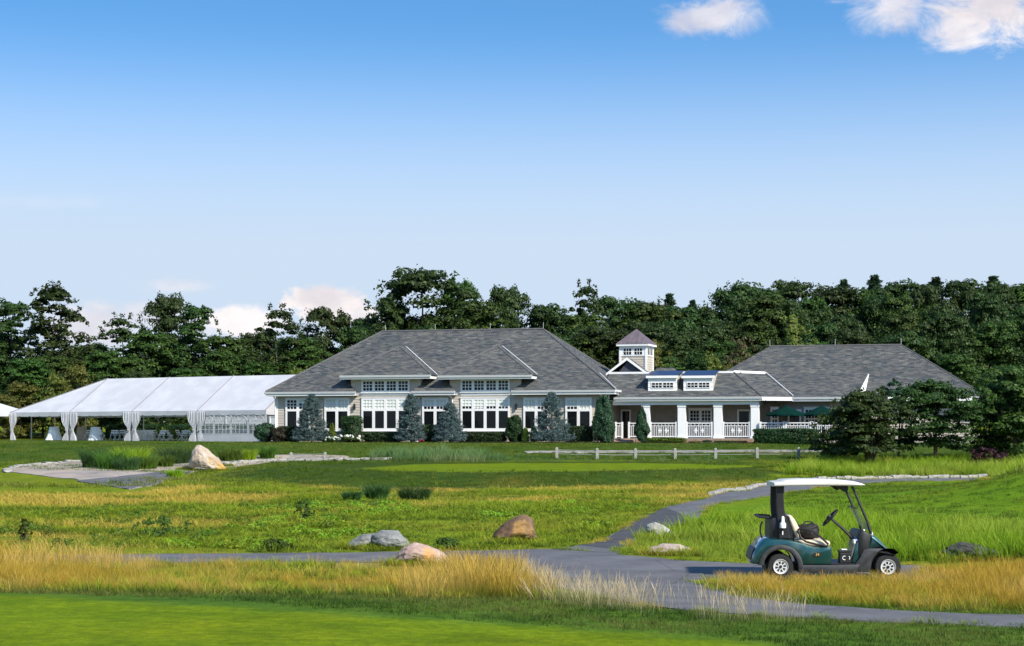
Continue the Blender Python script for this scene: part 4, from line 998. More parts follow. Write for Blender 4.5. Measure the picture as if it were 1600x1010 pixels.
# ------------------------------------------------------------------ foliage
def quads(P, N, size, rg, aspect=.55):
    """one diamond leaf at each point P facing N"""
    n = len(P); N = N / (np.linalg.norm(N, axis=1, keepdims=True) + 1e-9)
    r = rg.normal(0, 1, (n, 3)); a = np.cross(N, r); a /= np.linalg.norm(a, axis=1, keepdims=True) + 1e-9
    c = np.cross(N, a); s = (size * rg.uniform(.6, 1.35, n))[:, None]
    V = np.stack([P - a * s, P + c * s * aspect, P + a * s, P - c * s * aspect], 1).reshape(-1, 3)
    return V, np.arange(n * 4).reshape(-1, 4)
def ball(c, r, n, rg, flat=1.0, shell=.55):
    u = rg.normal(0, 1, (n, 3)); u /= np.linalg.norm(u, axis=1, keepdims=True)
    rad = (shell + (1 - shell) * rg.uniform(0, 1, n))[:, None] * r
    p = u * rad; p[:, 2] *= flat
    return c + p, u
def join(L):
    V = []; F = []; o = 0
    for v, f in L: V.append(v); F.append(f + o); o += len(v)
    return np.concatenate(V), np.concatenate(F)
def crown_broad(seed, h=14., w=9., base=.12, lobes=70, per=130, leaf=.24, top=.5, open_=0.0, flat=.75):
    """crown of leafy clumps set through a lumpy volume, uneven in outline; unit: metres, foot at z=0"""
    rg = np.random.default_rng(seed); L = []
    zb = h * base; ch = h - zb
    for i in range(lobes):
        f = rg.uniform(0, 1) ** .8; a = rg.uniform(0, 6.283)
        prof = max(0, 1 - abs((f - .42) / .60) ** 2.4) ** .5 if top else 1 - f
        rmax = w / 2 * prof * (.82 + .30 * math.sin(3 * a + seed) * .5 + rg.normal(0, .08))
        r = rmax * rg.uniform(.03, 1) ** .55
        lr = w * rg.uniform(.09, .20) * (1 - .30 * f)
        c = np.array([r * math.cos(a), r * math.sin(a), zb + ch * f * .97])
        n = int(per * rg.uniform(.5, 1.2) * (1 - open_ * rg.uniform(0, 1)))
        p, u = ball(c, lr, n, rg, flat, .72); up_ = u[:, 2] < -.15; p[up_, 2] += (c[2] - p[up_, 2]) * 1.3; u[up_, 2] *= -1
        L.append(quads(p, u + np.array([0, 0, .35]) + rg.normal(0, .30, u.shape), leaf, rg))
    for i in range(int(lobes * .55)):              # loose twigs that break the outline
        f = rg.uniform(.25, 1.03); a = rg.uniform(0, 6.283); prof = max(0, 1 - abs((min(f, 1) - .42) / .60) ** 2.4) ** .5
        c = np.array([w / 2 * prof * 1.04 * math.cos(a), w / 2 * prof * 1.04 * math.sin(a), zb + ch * f])
        p, u = ball(c, w * .05, 16, rg, 1.2, .2); L.append(quads(p, u + rg.normal(0, .5, u.shape), leaf * .9, rg))
    return join(L)
def crown_pine(seed, h=16., w=7., tiers=26, per=120, leaf=.26):
    rg = np.random.default_rng(seed); L = []
    for i in range(tiers):
        f = .25 + .75 * (1 - (1 - i / (tiers - 1)) ** 1.5); R_ = w / 2 * (1.015 - f) ** .75 * rg.uniform(.75, 1.15)
        for k in range(rg.integers(3, 6)):
            a = rg.uniform(0, 6.283); c = np.array([R_ * .72 * math.cos(a), R_ * .72 * math.sin(a), h * f + rg.normal(0, .2)])
            p, u = ball(c, R_ * .48 + .25, per // 2, rg, .75, .2); L.append(quads(p, u * .5 + np.array([0, 0, .8]) + rg.normal(0, .5, u.shape), leaf * .8, rg, .35))
    return join(L)
def crown_spruce(seed, h=3.4, w=2.2, n=42000, leaf=.045):
    """conical spruce with layered sprays"""
    rg = np.random.default_rng(seed); L = []; sprays = 380
    for i in range(sprays):
        f = rg.uniform(0, 1) ** 1.6; z = h * (.05 + .93 * f); a = rg.uniform(0, 6.283)
        rm = w / 2 * 1.38 * (1 - f) ** .74 * (.95 + .08 * math.sin(5 * a + 9 * f)) + .06
        rr_ = rm * rg.uniform(.72, 1.06); nn = n // sprays
        t_ = rg.uniform(0, 1, nn) ** .6
        d = np.array([math.cos(a), math.sin(a), .10 + .5 * f])
        p = np.array([0, 0, z]) + d * (rr_ * (.35 + .65 * t_))[:, None] + rg.normal(0, .065, (nn, 3)) * np.array([1, 1, .55])
        p[:, 2] -= .10 * rr_ * np.sin(t_ * 3)
        L.append(quads(p, rg.normal(0, 1, (nn, 3)) + d * .3 + np.array([0, 0, .5]), leaf, rg, .3))
    return join(L)
def crown_shrub(seed, w, d, h, n, leaf, box=0.0, upright=0.0):
    """shrub or clipped hedge filling a w x d x h volume; box 0 = rounded, 1 = clipped flat"""
    rg = np.random.default_rng(seed); m_ = n
    u = rg.uniform(-1, 1, (m_ * 3, 3)); pw = 2 + 10 * box
    q = (np.abs(u) ** pw).sum(1) ** (1 / pw)
    lump = 1 + (.16 - .13 * box) * np.sin(u[:, 0] * 5 * max(1, w / 2) + seed) * np.cos(u[:, 1] * 5 + seed * 2) + (.12 - .08 * box) * np.sin(u[:, 2] * 7 + u[:, 0] * 4)
    k = (q < lump) & (q > .62 * lump); u = u[k][:m_]
    p = u * np.array([w / 2, d / 2, h / 2]) + np.array([0, 0, h / 2])
    if upright: p[:, :2] *= (1 - upright * np.clip(p[:, 2:3] / h, 0, 1) ** 1.6); p[:, 2] += rg.normal(0, .03, len(p))
    nr = u * np.array([1 / w, 1 / d, 1 / h]); nr /= np.linalg.norm(nr, axis=1, keepdims=True) + 1e-9
    return quads(p, nr + rg.normal(0, .55, nr.shape) + np.array([0, 0, .25]), leaf, rg)
def trunkmesh(seed, h, r, limbs=6, reach=2.0, zf=.35, top=.8):
    rg = np.random.default_rng(seed); mb = MB(); pts = []; x = y = 0
    for k in range(7):
        f = k / 6; pts.append((x, y, h * top * f - .2 * (k == 0))); x += rg.normal(0, h * .008); y += rg.normal(0, h * .008)
    mb.tube(pts, [r * (1.25 if k == 0 else 1 - .82 * k / 6) for k in range(7)], 8)
    for i in range(limbs):
        f = rg.uniform(zf, .95); a = rg.uniform(0, 6.283); b0 = Vector(pts[int(f * 6)]); L = reach * rg.uniform(.6, 1.1) * (1.15 - f * .6)
        mid = b0 + Vector((math.cos(a) * L * .5, math.sin(a) * L * .5, L * .30)); end = b0 + Vector((math.cos(a) * L, math.sin(a) * L, L * .75))
        mb.tube([b0, mid, end], [r * .42 * (1.1 - f), r * .26 * (1.1 - f), r * .08], 6)
    return mb
BARK = simple('bark', (.10, .078, .058), .9, var=.35, scale=8, bump=.6, bscale=18)
L_DARK = leafmat('leaves_dark', [(.014, .030, .008), (.024, .050, .010), (.039, .074, .013), (.062, .104, .019)], .30)
L_MID = leafmat('leaves_mid', [(.020, .044, .008), (.036, .074, .012), (.057, .106, .017), (.088, .145, .025)], .32)
L_YEL = leafmat('leaves_yellowish', [(.06, .085, .014), (.10, .125, .020), (.14, .165, .026), (.19, .19, .04)], .35)
L_BROWN = leafmat('leaves_brownish', [(.07, .06, .025), (.10, .085, .035), (.12, .11, .04)], .3)
L_PINE = leafmat('pine_needles', [(.014, .036, .016), (.026, .056, .022), (.042, .078, .030)], .15)
L_SPRUCE = leafmat('blue_spruce_needles', [(.022, .052, .052), (.045, .085, .085), (.080, .128, .125), (.16, .215, .21)], .10)
L_JUN = leafmat('juniper', [(.014, .040, .018), (.026, .062, .026), (.040, .085, .034)], .15)
L_HEDGE = leafmat('clipped_yew', [(.012, .030, .010), (.022, .050, .015), (.036, .075, .020)], .2)
L_BRIGHT = leafmat('bright_box', [(.06, .11, .012), (.10, .16, .018), (.14, .20, .025)], .3)
L_WHITE = leafmat('white_blossom', [(.72, .74, .66), (.85, .85, .80)], .2)
L_RED = leafmat('red_leaves', [(.020, .006, .008), (.034, .010, .012), (.05, .016, .016)], .2)
L_DARKBR = leafmat('dark_brownish_leaves', [(.022, .022, .012), (.036, .034, .018), (.05, .05, .024)], .2)
L_REDF = leafmat('red_blossom', [(.45, .02, .03), (.6, .04, .05)], .2)

# kinds of wood tree: crown and trunk meshes shared by the copies
KINDS = {}
def kind(key, crown, mat, trunk):
    V, F = crown; KINDS[key] = (np_mesh(key + '_crown', V, F, mat), trunk.mesh(key + '_trunk', BARK, 50))
kind('broad1', crown_broad(1, 14, 10.5, .10, 110, 200, .19), L_DARK, trunkmesh(1, 14, .28))
kind('broad2', crown_broad(2, 14, 9.0, .06, 105, 200, .185), L_MID, trunkmesh(2, 14, .25))
kind('broad3', crown_broad(3, 14, 12.5, .14, 120, 190, .20, flat=.55), L_DARK, trunkmesh(3, 14, .32))
kind('airy', crown_broad(4, 16, 7.0, .12, 80, 130, .19, open_=.5), L_DARK, trunkmesh(4, 16, .24, 10, 2.6))
kind('poplar', crown_broad(5, 18, 7.5, .06, 110, 170, .20, open_=.3), L_DARK, trunkmesh(5, 18, .28, 8, 2.2))
kind('yellow', crown_broad(6, 8, 6.5, .02, 80, 170, .15), L_YEL, trunkmesh(6, 8, .16, 6, 1.8))
kind('brown', crown_broad(7, 9, 5.5, .06, 48, 70, .18, open_=.5), L_BROWN, trunkmesh(7, 9, .16, 12, 2.2))
kind('pine', crown_pine(8), L_PINE, trunkmesh(8, 16, .26, 8, 1.8, .3, .95))
kind('conifer', crown_broad(9, 9, 6.0, .03, 80, 170, .15, top=0), L_YEL, trunkmesh(9, 9, .18))
KH = {'broad1': (14, 10.5), 'broad2': (14, 9), 'broad3': (14, 12.5), 'airy': (16, 7), 'poplar': (18, 7.5), 'yellow': (8, 6.5), 'brown': (9, 5.5), 'pine': (16, 7), 'conifer': (9, 6)}
KL = {'broad1': ('broadleaf_tree', 'dense dark broadleaf tree'), 'broad2': ('broadleaf_tree', 'fresh green broadleaf tree'),
      'broad3': ('spreading_tree', 'wide flat crowned dark tree'), 'airy': ('airy_tree', 'thin airy loose crowned tree'),
      'poplar': ('tall_tree', 'tall narrow dark tree'), 'yellow': ('yellow_green_tree', 'low yellow green tree'),
      'brown': ('thin_tree', 'thin brownish half bare tree'), 'pine': ('pine_tree', 'dark pine'),
      'conifer': ('cone_tree', 'cone shaped yellow green tree')}
TREES = 0
def tree(key, px, ytop, wpx, Y, seed=0, name=None, label=None, cat='tree'):
    """a tree at distance Y whose top shows at row ytop and whose crown is wpx wide"""
    global TREES
    TREES += 1
    x = (px - 800) / FPX * Y; g = float(H(x, Y)); hh = CZ + (HY - ytop) / FPX * Y - g; ww = wpx / FPX * Y
    where = ('beyond the tent' if px < 400 else 'behind the tent end of the roof' if px < 600 else 'behind the main roof ridge' if px < 860 else 'behind the porch wing' if px < 1150 else 'behind the far wing roof')
    row = '' if key in ('brown', 'conifer', 'yellow', 'airy') else ' on the skyline' if Y > 171 and ytop < 500 else ' low in the wood'
    kh, kw = KH[key]; e = empty(name or KL[key][0], (x, Y, g), (px * 1.7 + seed) % 6.28, label or (KL[key][1] + row + ', ' + where), cat, None if label else KL[key][0].replace('_', ' ') + 's of the wood ' + where)
    e.scale = (ww / kw, ww / kw, hh / kh)
    c, t_ = KINDS[key]; obj('crown', c, e); obj('trunk', t_, e)
    return e
# skyline, left to right (column, row of top, width, distance)
for a in (('poplar', 18, 472, 78, 176), ('poplar', 82, 447, 96, 172), ('broad1', -40, 488, 130, 180), ('broad2', 140, 538, 110, 178), ('airy', 190, 496, 84, 174), ('broad3', 262, 464, 92, 180), ('poplar', 306, 478, 74, 176),
          ('broad2', 232, 520, 110, 172), ('broad2', 352, 526, 96, 174), ('airy', 436, 482, 80, 168), ('broad1', 506, 483, 104, 176), ('broad2', 470, 528, 100, 170), ('broad1', 556, 512, 90, 176), ('broad1', 390, 530, 90, 186),
          ('broad1', 660, 421, 170, 182), ('broad2', 712, 440, 90, 186), ('broad1', 606, 466, 80, 180), ('broad3', 792, 452, 96, 186), ('broad2', 752, 474, 100, 176), ('broad1', 850, 478, 110, 182), ('airy', 916, 445, 66, 178), ('broad1', 960, 466, 120, 190),
          ('broad2', 905, 492, 120, 172), ('pine', 1046, 452, 60, 206), ('broad2', 1010, 474, 110, 190), ('pine', 1082, 462, 50, 210), ('broad1', 1066, 480, 130, 192), ('broad3', 1160, 446, 130, 196), ('broad1', 1240, 440, 120, 204),
          ('broad2', 1196, 466, 120, 188), ('pine', 1318, 430, 60, 214), ('pine', 1366, 423, 70, 216), ('broad1', 1310, 448, 130, 202), ('broad3', 1410, 444, 140, 206), ('pine', 1462, 426, 70, 216), ('broad1', 1500, 440, 120, 206),
          ('pine', 1552, 424, 74, 216), ('broad2', 1570, 446, 130, 204), ('broad1', 1640, 432, 130, 206)):
    tree(a[0], a[1], a[2] + (11 if a[0] == 'pine' else 0), a[3] * (1.7 if a[0] == 'pine' else 1.18), a[4])
rg = np.random.default_rng(77)
# the body of the wood in front of them
for Y, lo, hi, stp, rowf in ((200, 980, 1660, 62, lambda x: 474 - 22 * sst(1080, 1330, x)), (188, 980, 1660, 66, lambda x: 490 - 18 * sst(1080, 1330, x)), (184, 560, 980, 64, lambda x: 496.), (182, -40, 560, 70, lambda x: 545.), (176, 940, 1660, 74, lambda x: 500 - 20 * sst(1100, 1400, x)), (166, 900, 1660, 80, lambda x: 528 - 18 * sst(1250, 1500, x)), (160, 600, 1080, 90, lambda x: 520.), (157, 1020, 1660, 84, lambda x: 556.)):
    x = lo
    while x < hi:
        tree(('broad1', 'broad2', 'broad3', 'broad1')[int(rg.integers(0, 4))], x + rg.normal(0, 12), float(rowf(x)) + rg.normal(0, 9), stp * rg.uniform(1.25, 1.7), Y + rg.normal(0, 3)); x += stp * rg.uniform(.75, 1.1)
for px in range(-40, 640, 46):
    tree(('broad2', 'broad1', 'broad3')[px % 3], px + rg.normal(0, 10), 556 + rg.normal(0, 8), 92, 192 + rg.normal(0, 2))
    tree(('broad1', 'broad2')[px % 2], px + rg.normal(0, 10), 592 + rg.normal(0, 8), 70, 163 + rg.normal(0, 2))
for px in range(-30, 620, 62):
    tree(('broad2', 'broad1')[px % 2], px + rg.normal(0, 10), 566 + rg.normal(0, 10), 96, 166 + rg.normal(0, 2))
for a in (('yellow', 34, 600, 74, 160), ('yellow', 86, 586, 44, 159), ('yellow', 122, 572, 62, 160), ('yellow', 8, 618, 50, 157), ('conifer', 1238, 494, 84, 156), ('conifer', 1022, 532, 70, 152), ('brown', 1158, 524, 56, 150), ('yellow', 1110, 556, 50, 150),
          ('yellow', 1136, 572, 44, 148), ('airy', 1086, 548, 60, 150), ('yellow', 470, 578, 70, 156)):
    tree(*a)

# trees close to the far wing
def near_tree(name, px, ybase, ytop, wpx, seed, label, stems, mat, lobes=70, per=230, leaf=.115, flat=.5, base=.22, depth=None):
    x, y = gp(px, ybase)
    if depth: y = depth; x = (px - 800) / FPX * y
    g = float(H(x, y)); hh = CZ + (HY - ytop) / FPX * y - g; ww = wpx / FPX * y
    e = empty(name, (x, y, g), 0, label, 'tree')
    V, F = crown_broad(seed, hh, ww, base, lobes, per, leaf, flat=flat)
    obj('crown', np_mesh('crown', V, F, mat), e)
    rg_ = np.random.default_rng(seed)
    for k in range(stems):
        a = rg_.uniform(0, 6.283); lean = ww * .32 * (1 if stems > 1 else .1) * rg_.uniform(.5, 1.1); mb = MB()
        dx, dy = math.cos(a) * lean, math.sin(a) * lean * .7; r0 = .075 if stems > 1 else .14
        mb.tube([(dx * .08, dy * .08, -.15), (dx * .35, dy * .35, hh * .22), (dx * .8, dy * .8, hh * .52), (dx, dy, hh * .78)], [r0, r0 * .8, r0 * .5, r0 * .15], 7)
        for j in range(3):
            f = rg_.uniform(.4, .8); b2 = rg_.uniform(0, 6.28); mb.tube([(dx * f, dy * f, hh * (.05 + f * .6)), (dx * f + math.cos(b2) * ww * .18, dy * f + math.sin(b2) * ww * .18, hh * (.2 + f * .6))], [r0 * .4, r0 * .1], 5)
        mb.build('stem' if stems > 1 else 'trunk', BARK, e, 50)
    return e
near_tree('multi_stem_tree', 1356, 729, 612, 140, 21, 'dark layered tree on many slanting stems before the far wing', 9, L_DARK, 120, 210, .10, .42, .15)
near_tree('spreading_bush', 1312, 722, 645, 96, 29, 'low spreading dark bush against the many stemmed tree, by the long hedge', 4, L_MID, 70, 200, .09, .45, .06)
near_tree('dark_layered_tree', 1402, 723, 597, 80, 25, 'narrow dark tree rising behind the many stemmed tree', 2, L_JUN, 50, 240, .11, .42, .15)
near_tree('small_dark_tree', 1462, 724, 598, 160, 23, 'wide dark tree on a single trunk hiding the end of the far wing', 1, L_DARK, 120, 210, .10, .42, .16)
near_tree('bushy_tree', 1586, 722, 578, 150, 24, 'tall bushy green tree beyond the dark red shrub', 1, L_MID, 100, 240, .12, .6, .03)
near_tree('bushy_tree', 1548, 716, 618, 90, 27, 'rounded dark bushy tree right beside the dark red shrub', 2, L_DARK, 60, 220, .11, .6, .03)

# ------------------------------------------------------------------ planting along the clubhouse
def on_club(px, v):
    u = uv(px, v); x, y = E1.x + u * CT + v * ST, E1.y - u * ST + v * CT
    return Vector((x, y, float(H(x, y)))), u
def club_h(px, ytop, v):
    p, _ = on_club(px, v); return CZ + (HY - ytop) / FPX * p.y - p.z
def plant(name, px, wpx, ytop, v, mat, label, cat, fn, group=None, stem=.04, extra=None):
    p, _ = on_club(px, v); h = club_h(px, ytop, v); w = wpx / FPX * p.y
    e = empty(name, p, -TH, label, cat, group)
    V, F = fn(w, h); obj('crown' if cat != 'hedge' else 'foliage', np_mesh('foliage', V, F, mat), e)
    if stem: 
        mb = MB(); mb.tube([(0, 0, -.1), (.01, 0, h * .4), (0, .01, h * .8)], [stem, stem * .7, stem * .2], 6); mb.build('trunk' if cat == 'tree' else 'stem', BARK, e)
    if extra: extra(e, w, h)
    return e
def spruce(seed): return lambda w, h: crown_spruce(seed, h, w)
def shrub(seed, n=5000, leaf=.06, box=0., up=0., d=None): return lambda w, h: crown_shrub(seed, w, d or w * .9, h, n, leaf, box, up)
plant('blue_spruce', 487, 46, 616, -1.6, L_SPRUCE, 'blue spruce by the corner window beside the tent', 'tree', spruce(1), stem=.07)
plant('blue_spruce', 642, 38, 616, -1.5, L_SPRUCE, 'tall slim blue spruce beside the wide window nearer the tent', 'tree', spruce(2), stem=.07)
plant('blue_spruce', 703, 42, 630, -1.6, L_SPRUCE, 'shorter blue spruce in front of the downspout between the wide windows', 'tree', spruce(3), stem=.07)
plant('blue_spruce', 862, 50, 613, -1.7, L_SPRUCE, 'largest blue spruce, standing between two yellow cones and a clipped hedge', 'tree', spruce(4), stem=.08)
plant('juniper', 943, 38, 619, -1.2, L_JUN, 'big dark upright juniper at the corner of porch and main block', 'shrub', shrub(5, 15000, .06, .15, .55), stem=.06)
plant('juniper', 1003, 28, 636, -.5, L_JUN, 'narrow pointed juniper before the first porch column by the steps', 'shrub', shrub(6, 9000, .055, .0, .8), stem=.05)
plant('dark_shrub', 413, 32, 661, -1.2, L_JUN, 'loose dark green shrub at the corner beside the tent', 'shrub', shrub(7, 5000, .07))
plant('brown_shrub', 434, 26, 668, -1.6, L_DARKBR, 'low dark brownish shrub between corner shrub and hedge', 'shrub', shrub(8, 4000, .06))
plant('clipped_hedge', 452, 30, 666, -.5, L_HEDGE, 'clipped dark hedge block under the corner window', 'hedge', shrub(9, 6000, .055, .9, 0, 1.0), stem=0)
plant('rounded_shrub', 550, 30, 650, -.6, L_HEDGE, 'rounded dark evergreen shrub under the wall lantern near the white flowers', 'shrub', shrub(10, 7000, .055, .45))
plant('cone_shrub', 519, 15, 662, -1.3, L_BRIGHT, 'small yellow green cone shrub below the second window', 'shrub', shrub(11, 3500, .04, .2, .7))
plant('cone_shrub', 507, 14, 672, -1.2, L_JUN, 'small dark shrub tucked against the corner blue spruce', 'shrub', shrub(12, 2500, .05))
plant('low_hedge', 598, 62, 675.5, -.5, L_HEDGE, 'low dark hedge under the wide window nearer the tent', 'hedge', shrub(13, 9000, .06, .5, 0, 1.1), stem=0)
plant('clipped_hedge', 671, 28, 664, -.5, L_HEDGE, 'clipped hedge block between the two middle blue spruces', 'hedge', shrub(14, 6000, .055, .9, 0, 1.0), stem=0)
plant('low_hedge', 755, 72, 675.5, -.5, L_HEDGE, 'low dark hedge under the wide window nearer the porch', 'hedge', shrub(15, 10000, .06, .5, 0, 1.1), stem=0)
plant('rounded_shrub', 804, 29, 650, -.7, L_HEDGE, 'tall loose evergreen shrub under the lantern nearer the porch', 'shrub', shrub(16, 7500, .065, .1, .35))
plant('cone_shrub', 821, 12, 669, -1.3, L_BRIGHT, 'small yellow green cone beside the tall loose shrub', 'shrub', shrub(17, 3000, .04, .2, .6))
plant('cone_shrub', 834, 14, 667, -1.4, L_BRIGHT, 'small yellow green cone beside the largest blue spruce', 'shrub', shrub(18, 3000, .04, .2, .6))
plant('clipped_hedge', 906, 40, 666, -.6, L_HEDGE, 'clipped dark hedge block between largest spruce and big juniper', 'hedge', shrub(19, 8000, .055, .92, 0, 1.1), stem=0)
plant('low_shrub', 1036, 70, 684, .0, L_BRIGHT, 'spreading yellow green shrub in front of the porch railing', 'shrub', shrub(20, 8000, .05, .2, 0, 1.3), stem=0)
plant('low_shrub', 1086, 20, 689.5, .2, L_BROWN, 'tiny brownish shrub below the second porch column', 'shrub', shrub(21, 1500, .04), stem=0)
plant('low_shrub', 1105, 15, 688, .2, L_JUN, 'tiny dark round shrub below the porch window', 'shrub', shrub(22, 1500, .04), stem=0)
plant('low_shrub', 1134, 38, 689, .2, L_MID, 'low green mounded shrub below the third porch column', 'shrub', shrub(23, 3000, .045, .1, 0, .8), stem=0)
plant('low_shrub', 1160, 16, 689, .2, L_BROWN, 'tiny brownish shrub beside the long clipped hedge', 'shrub', shrub(24, 1500, .04), stem=0)
plant('long_hedge', 1228, 100, 670, -.9, L_HEDGE, 'long clipped green hedge before the terrace railing under the parasols', 'hedge', shrub(25, 20000, .06, .95, 0, 1.6), stem=0)
MATS['clipped_yew']
def blossom(seed, k, mat=None, r=.07):
    def f(e, w, h):
        rg_ = np.random.default_rng(seed)
        p = np.stack([rg_.uniform(-w / 2, w / 2, k), rg_.uniform(-.45, .1, k), h * rg_.uniform(.35, 1.02, k)], 1)
        V, F = join([quads(*ball(c, r, 14, rg_), .045, rg_, .9) for c in p]); tag(obj('blossom', np_mesh('blossom', V, F, mat or L_WHITE), e), kind='stuff')
    return f
plant('hydrangea', 519, 22, 683, -2.2, L_MID, 'small white flowering shrub below the yellow green cone', 'shrub', shrub(31, 2500, .05), stem=0, extra=blossom(1, 26))
plant('hydrangea', 549, 36, 681, -2.1, L_MID, 'larger white flowering shrub in front of the rounded evergreen', 'shrub', shrub(32, 3500, .05), stem=0, extra=blossom(2, 52))
plant('red_flower', 660, 7, 688, -2.0, L_MID, 'small red flowering plant between the middle blue spruces', 'plant', shrub(33, 500, .03), stem=0, extra=blossom(3, 8, L_REDF, .05))
plant('white_flower', 652, 5, 690, -2.3, L_MID, 'tiny white flowering plant at the foot of the slim blue spruce', 'plant', shrub(34, 400, .03), stem=0, extra=blossom(4, 5, None, .04))
# planting bed
bb = [on_club(px, v)[0] for px, v in ((395, -2.6), (520, -2.9), (700, -2.7), (880, -2.7), (962, -1.9), (1000, -1.2), (1180, -.9), (1180, .6), (962, .55), (940, .55), (430, .55), (395, .55))]
MULCH = simple('mulch', (.045, .032, .024), .95, var=.4, scale=12, bump=.6)
n_ = 6; mbv = []; mbf = []
A = resample([(p.x, p.y) for p in bb[:7]], 60); B = resample([(p.x, p.y) for p in bb[7:][::-1]], 60)
for i in range(60):
    for j in range(n_): q_ = A[i] * (1 - j / 5) + B[i] * (j / 5); mbv.append((q_[0], q_[1], float(H(*q_)) + .05))
me = np_mesh('planting_bed', mbv, [(i * n_ + j, i * n_ + j + 1, (i + 1) * n_ + j + 1, (i + 1) * n_ + j) for i in range(59) for j in range(n_ - 1)], MULCH)
tag(obj('planting_bed', me), kind='structure')

# ------------------------------------------------------------------ ornamental grasses by the drive and loose shrubs
ORN = [leafmat('blade_green', [(.05, .11, .012), (.09, .17, .02), (.14, .23, .03)], .4), leafmat('blade_lime', [(.18, .27, .012), (.26, .37, .02), (.36, .46, .03)], .45), leafmat('blade_deep', [(.03, .075, .02), (.05, .11, .028), (.08, .15, .04)], .4)]
def orn_grass(px, ybase, wpx, ytop, mat, label, seed, dep=0):
    x, y = gp(px, ybase); y += dep; x = (px - 800) / FPX * y; g = float(H(x, y)); h = CZ + (HY - ytop) / FPX * y - g; w = wpx / FPX * y
    V, F = clump(seed, 700, h * 1.15, w * .42, .020, .62, segs=4)
    o = obj('ornamental_grass', np_mesh('ornamental_grass', V, F, mat)); o.location = (x, y, g)
    return tag(o, label, 'grass clump')
orn_grass(143, 731, 32, 699, ORN[2], 'dark fountain grass clump at the end of the drive bed', 1)
orn_grass(172, 733, 42, 703, ORN[0], 'green fountain grass clump with small yellow flowers in front', 2)
orn_grass(206, 722, 62, 697, ORN[1], 'broad lime green fountain grass clump in the drive bed', 3)
orn_grass(198, 735, 44, 712, ORN[2], 'low dark grass clump before the lime green one', 4)
orn_grass(228, 733, 40, 712, ORN[0], 'low green grass clump beside the gap in the drive bed', 5)
orn_grass(276, 724, 60, 696, ORN[2], 'wide deep green grass clump behind the big tan boulder', 6)
orn_grass(258, 730, 30, 710, ORN[0], 'small green grass clump to the side of the big tan boulder', 7)
orn_grass(360, 721, 40, 699, ORN[0], 'green grass clump just past the big tan boulder', 8)
orn_grass(386, 719, 34, 701, ORN[1], 'yellow green grass clump in the middle of the kerb bed', 9)
orn_grass(418, 717, 26, 696, ORN[0], 'single round grass clump at the end of the kerb bed', 10)
orn_grass(273, 746, 28, 733, ORN[1], 'small tuft of bright grass at the path corner below the boulder', 11)
orn_grass(588, 783, 36, 756, ORN[2], 'spiky dark blue green clump in the middle of the meadow', 12)
orn_grass(648, 784, 52, 758, ORN[2], 'wide dark clump beside the spiky one in the meadow', 13)
orn_grass(550, 783, 30, 766, ORN[2], 'small dark clump beside the spiky one in the meadow', 14)
L_WEED0 = leafmat('bush_leaves', [(.035, .07, .010), (.06, .11, .014), (.09, .16, .02)], .35)
def weed(name, px, ybase, wpx, ytop, mat, label, seed, n=1200, leaf=.05):
    x, y = gp(px, ybase); g = float(H(x, y)); h = CZ + (HY - ytop) / FPX * y - g; w = wpx / FPX * y
    e = empty(name, (x, y, g), 0, label, 'shrub'); V, F = crown_broad(seed, h, w, .1, 22, max(10, n // 22), leaf); obj('crown', np_mesh('crown', V, F, mat), e)
    mb = MB()
    for k in range(4): mb.tube([(0, 0, -.05), (w * .2 * math.cos(k * 1.7), w * .2 * math.sin(k * 1.7), h * .7)], [.015, .005], 5)
    mb.build('stem', BARK, e); return e
weed('sapling', 476, 815, 34, 781, L_WEED0, 'lone leafy sapling standing in the meadow grass', 51, 700, .032)
weed('sapling', 38, 848, 22, 812, L_WEED0, 'small sapling in the brown grass at the meadow edge', 52, 500, .03)
weed('bramble', 255, 838, 90, 812, L_WEED0, 'dark straggling bramble in the middle of the brown grass', 53, 1200, .03)
weed('low_bush', 428, 862, 52, 846, L_WEED0, 'low green bush at the edge of the straight path', 54, 1800, .045)
weed('red_shrub', 1542, 729, 62, 702, L_RED, 'dark red rounded shrub under the trees', 55, 3500, .08)
weed('green_bush', 700, 860, 40, 842, L_WEED0, 'fresh green bush between the pink and the brown boulder', 56, 1200, .03)

# ------------------------------------------------------------------ clover and broad leaved weeds in the meadow
L_CLOV = leafmat('clover_leaves', [(.12, .21, .012), (.20, .32, .018), (.28, .42, .03)], .35)
def weedproto(seed, w, h, n, leaf, mat): V, F = crown_shrub(seed, w, w, h, n, leaf); V[:, 2] -= .03; return np_mesh('clover_tuft', V, F, mat)
pc = [weedproto(k, .5, .16, 170, .035, L_CLOV) for k in (1, 2, 3)]; L_WEED = leafmat('weed_leaves', [(.05, .095, .010), (.085, .15, .014), (.13, .21, .02)], .35)
pd = [weedproto(k + 9, .45, .24, 110, .035, L_WEED) for k in (1, 2)]
W = wpoly([(300, 800), (560, 778), (900, 780), (1000, 790), (960, 830), (850, 855), (620, 862), (380, 864), (200, 850)])
rg = np.random.default_rng(8); q = area(W, 3.2, rg, .2); q = q[rg.uniform(0, 1, len(q)) < sst(.40, .68, vnoise(q[:, 0], q[:, 1] * .5, 2.0, 71))]; P, ro, sc = lay(q, rg, .5, 1.15)
scatter('clover', P, ro, sc, np.zeros(len(q)), pc, 'bright clover and low leafy weeds in the middle of the meadow', 'clover', 11)
W = wpoly([(-60, 800), (300, 785), (700, 772), (1000, 775), (960, 832), (850, 856), (300, 864), (-60, 866)])
q = area(W, .55, rg, .3); q = q[rg.uniform(0, 1, len(q)) < sst(.45, .75, vnoise(q[:, 0], q[:, 1] * .5, 2.6, 73))]; P, ro, sc = lay(q, rg, .4, 1.0)
scatter('dark_weeds', P, ro, sc, np.zeros(len(q)), pd, 'scattered darker leafy weeds across the meadow', 'weeds', 12)
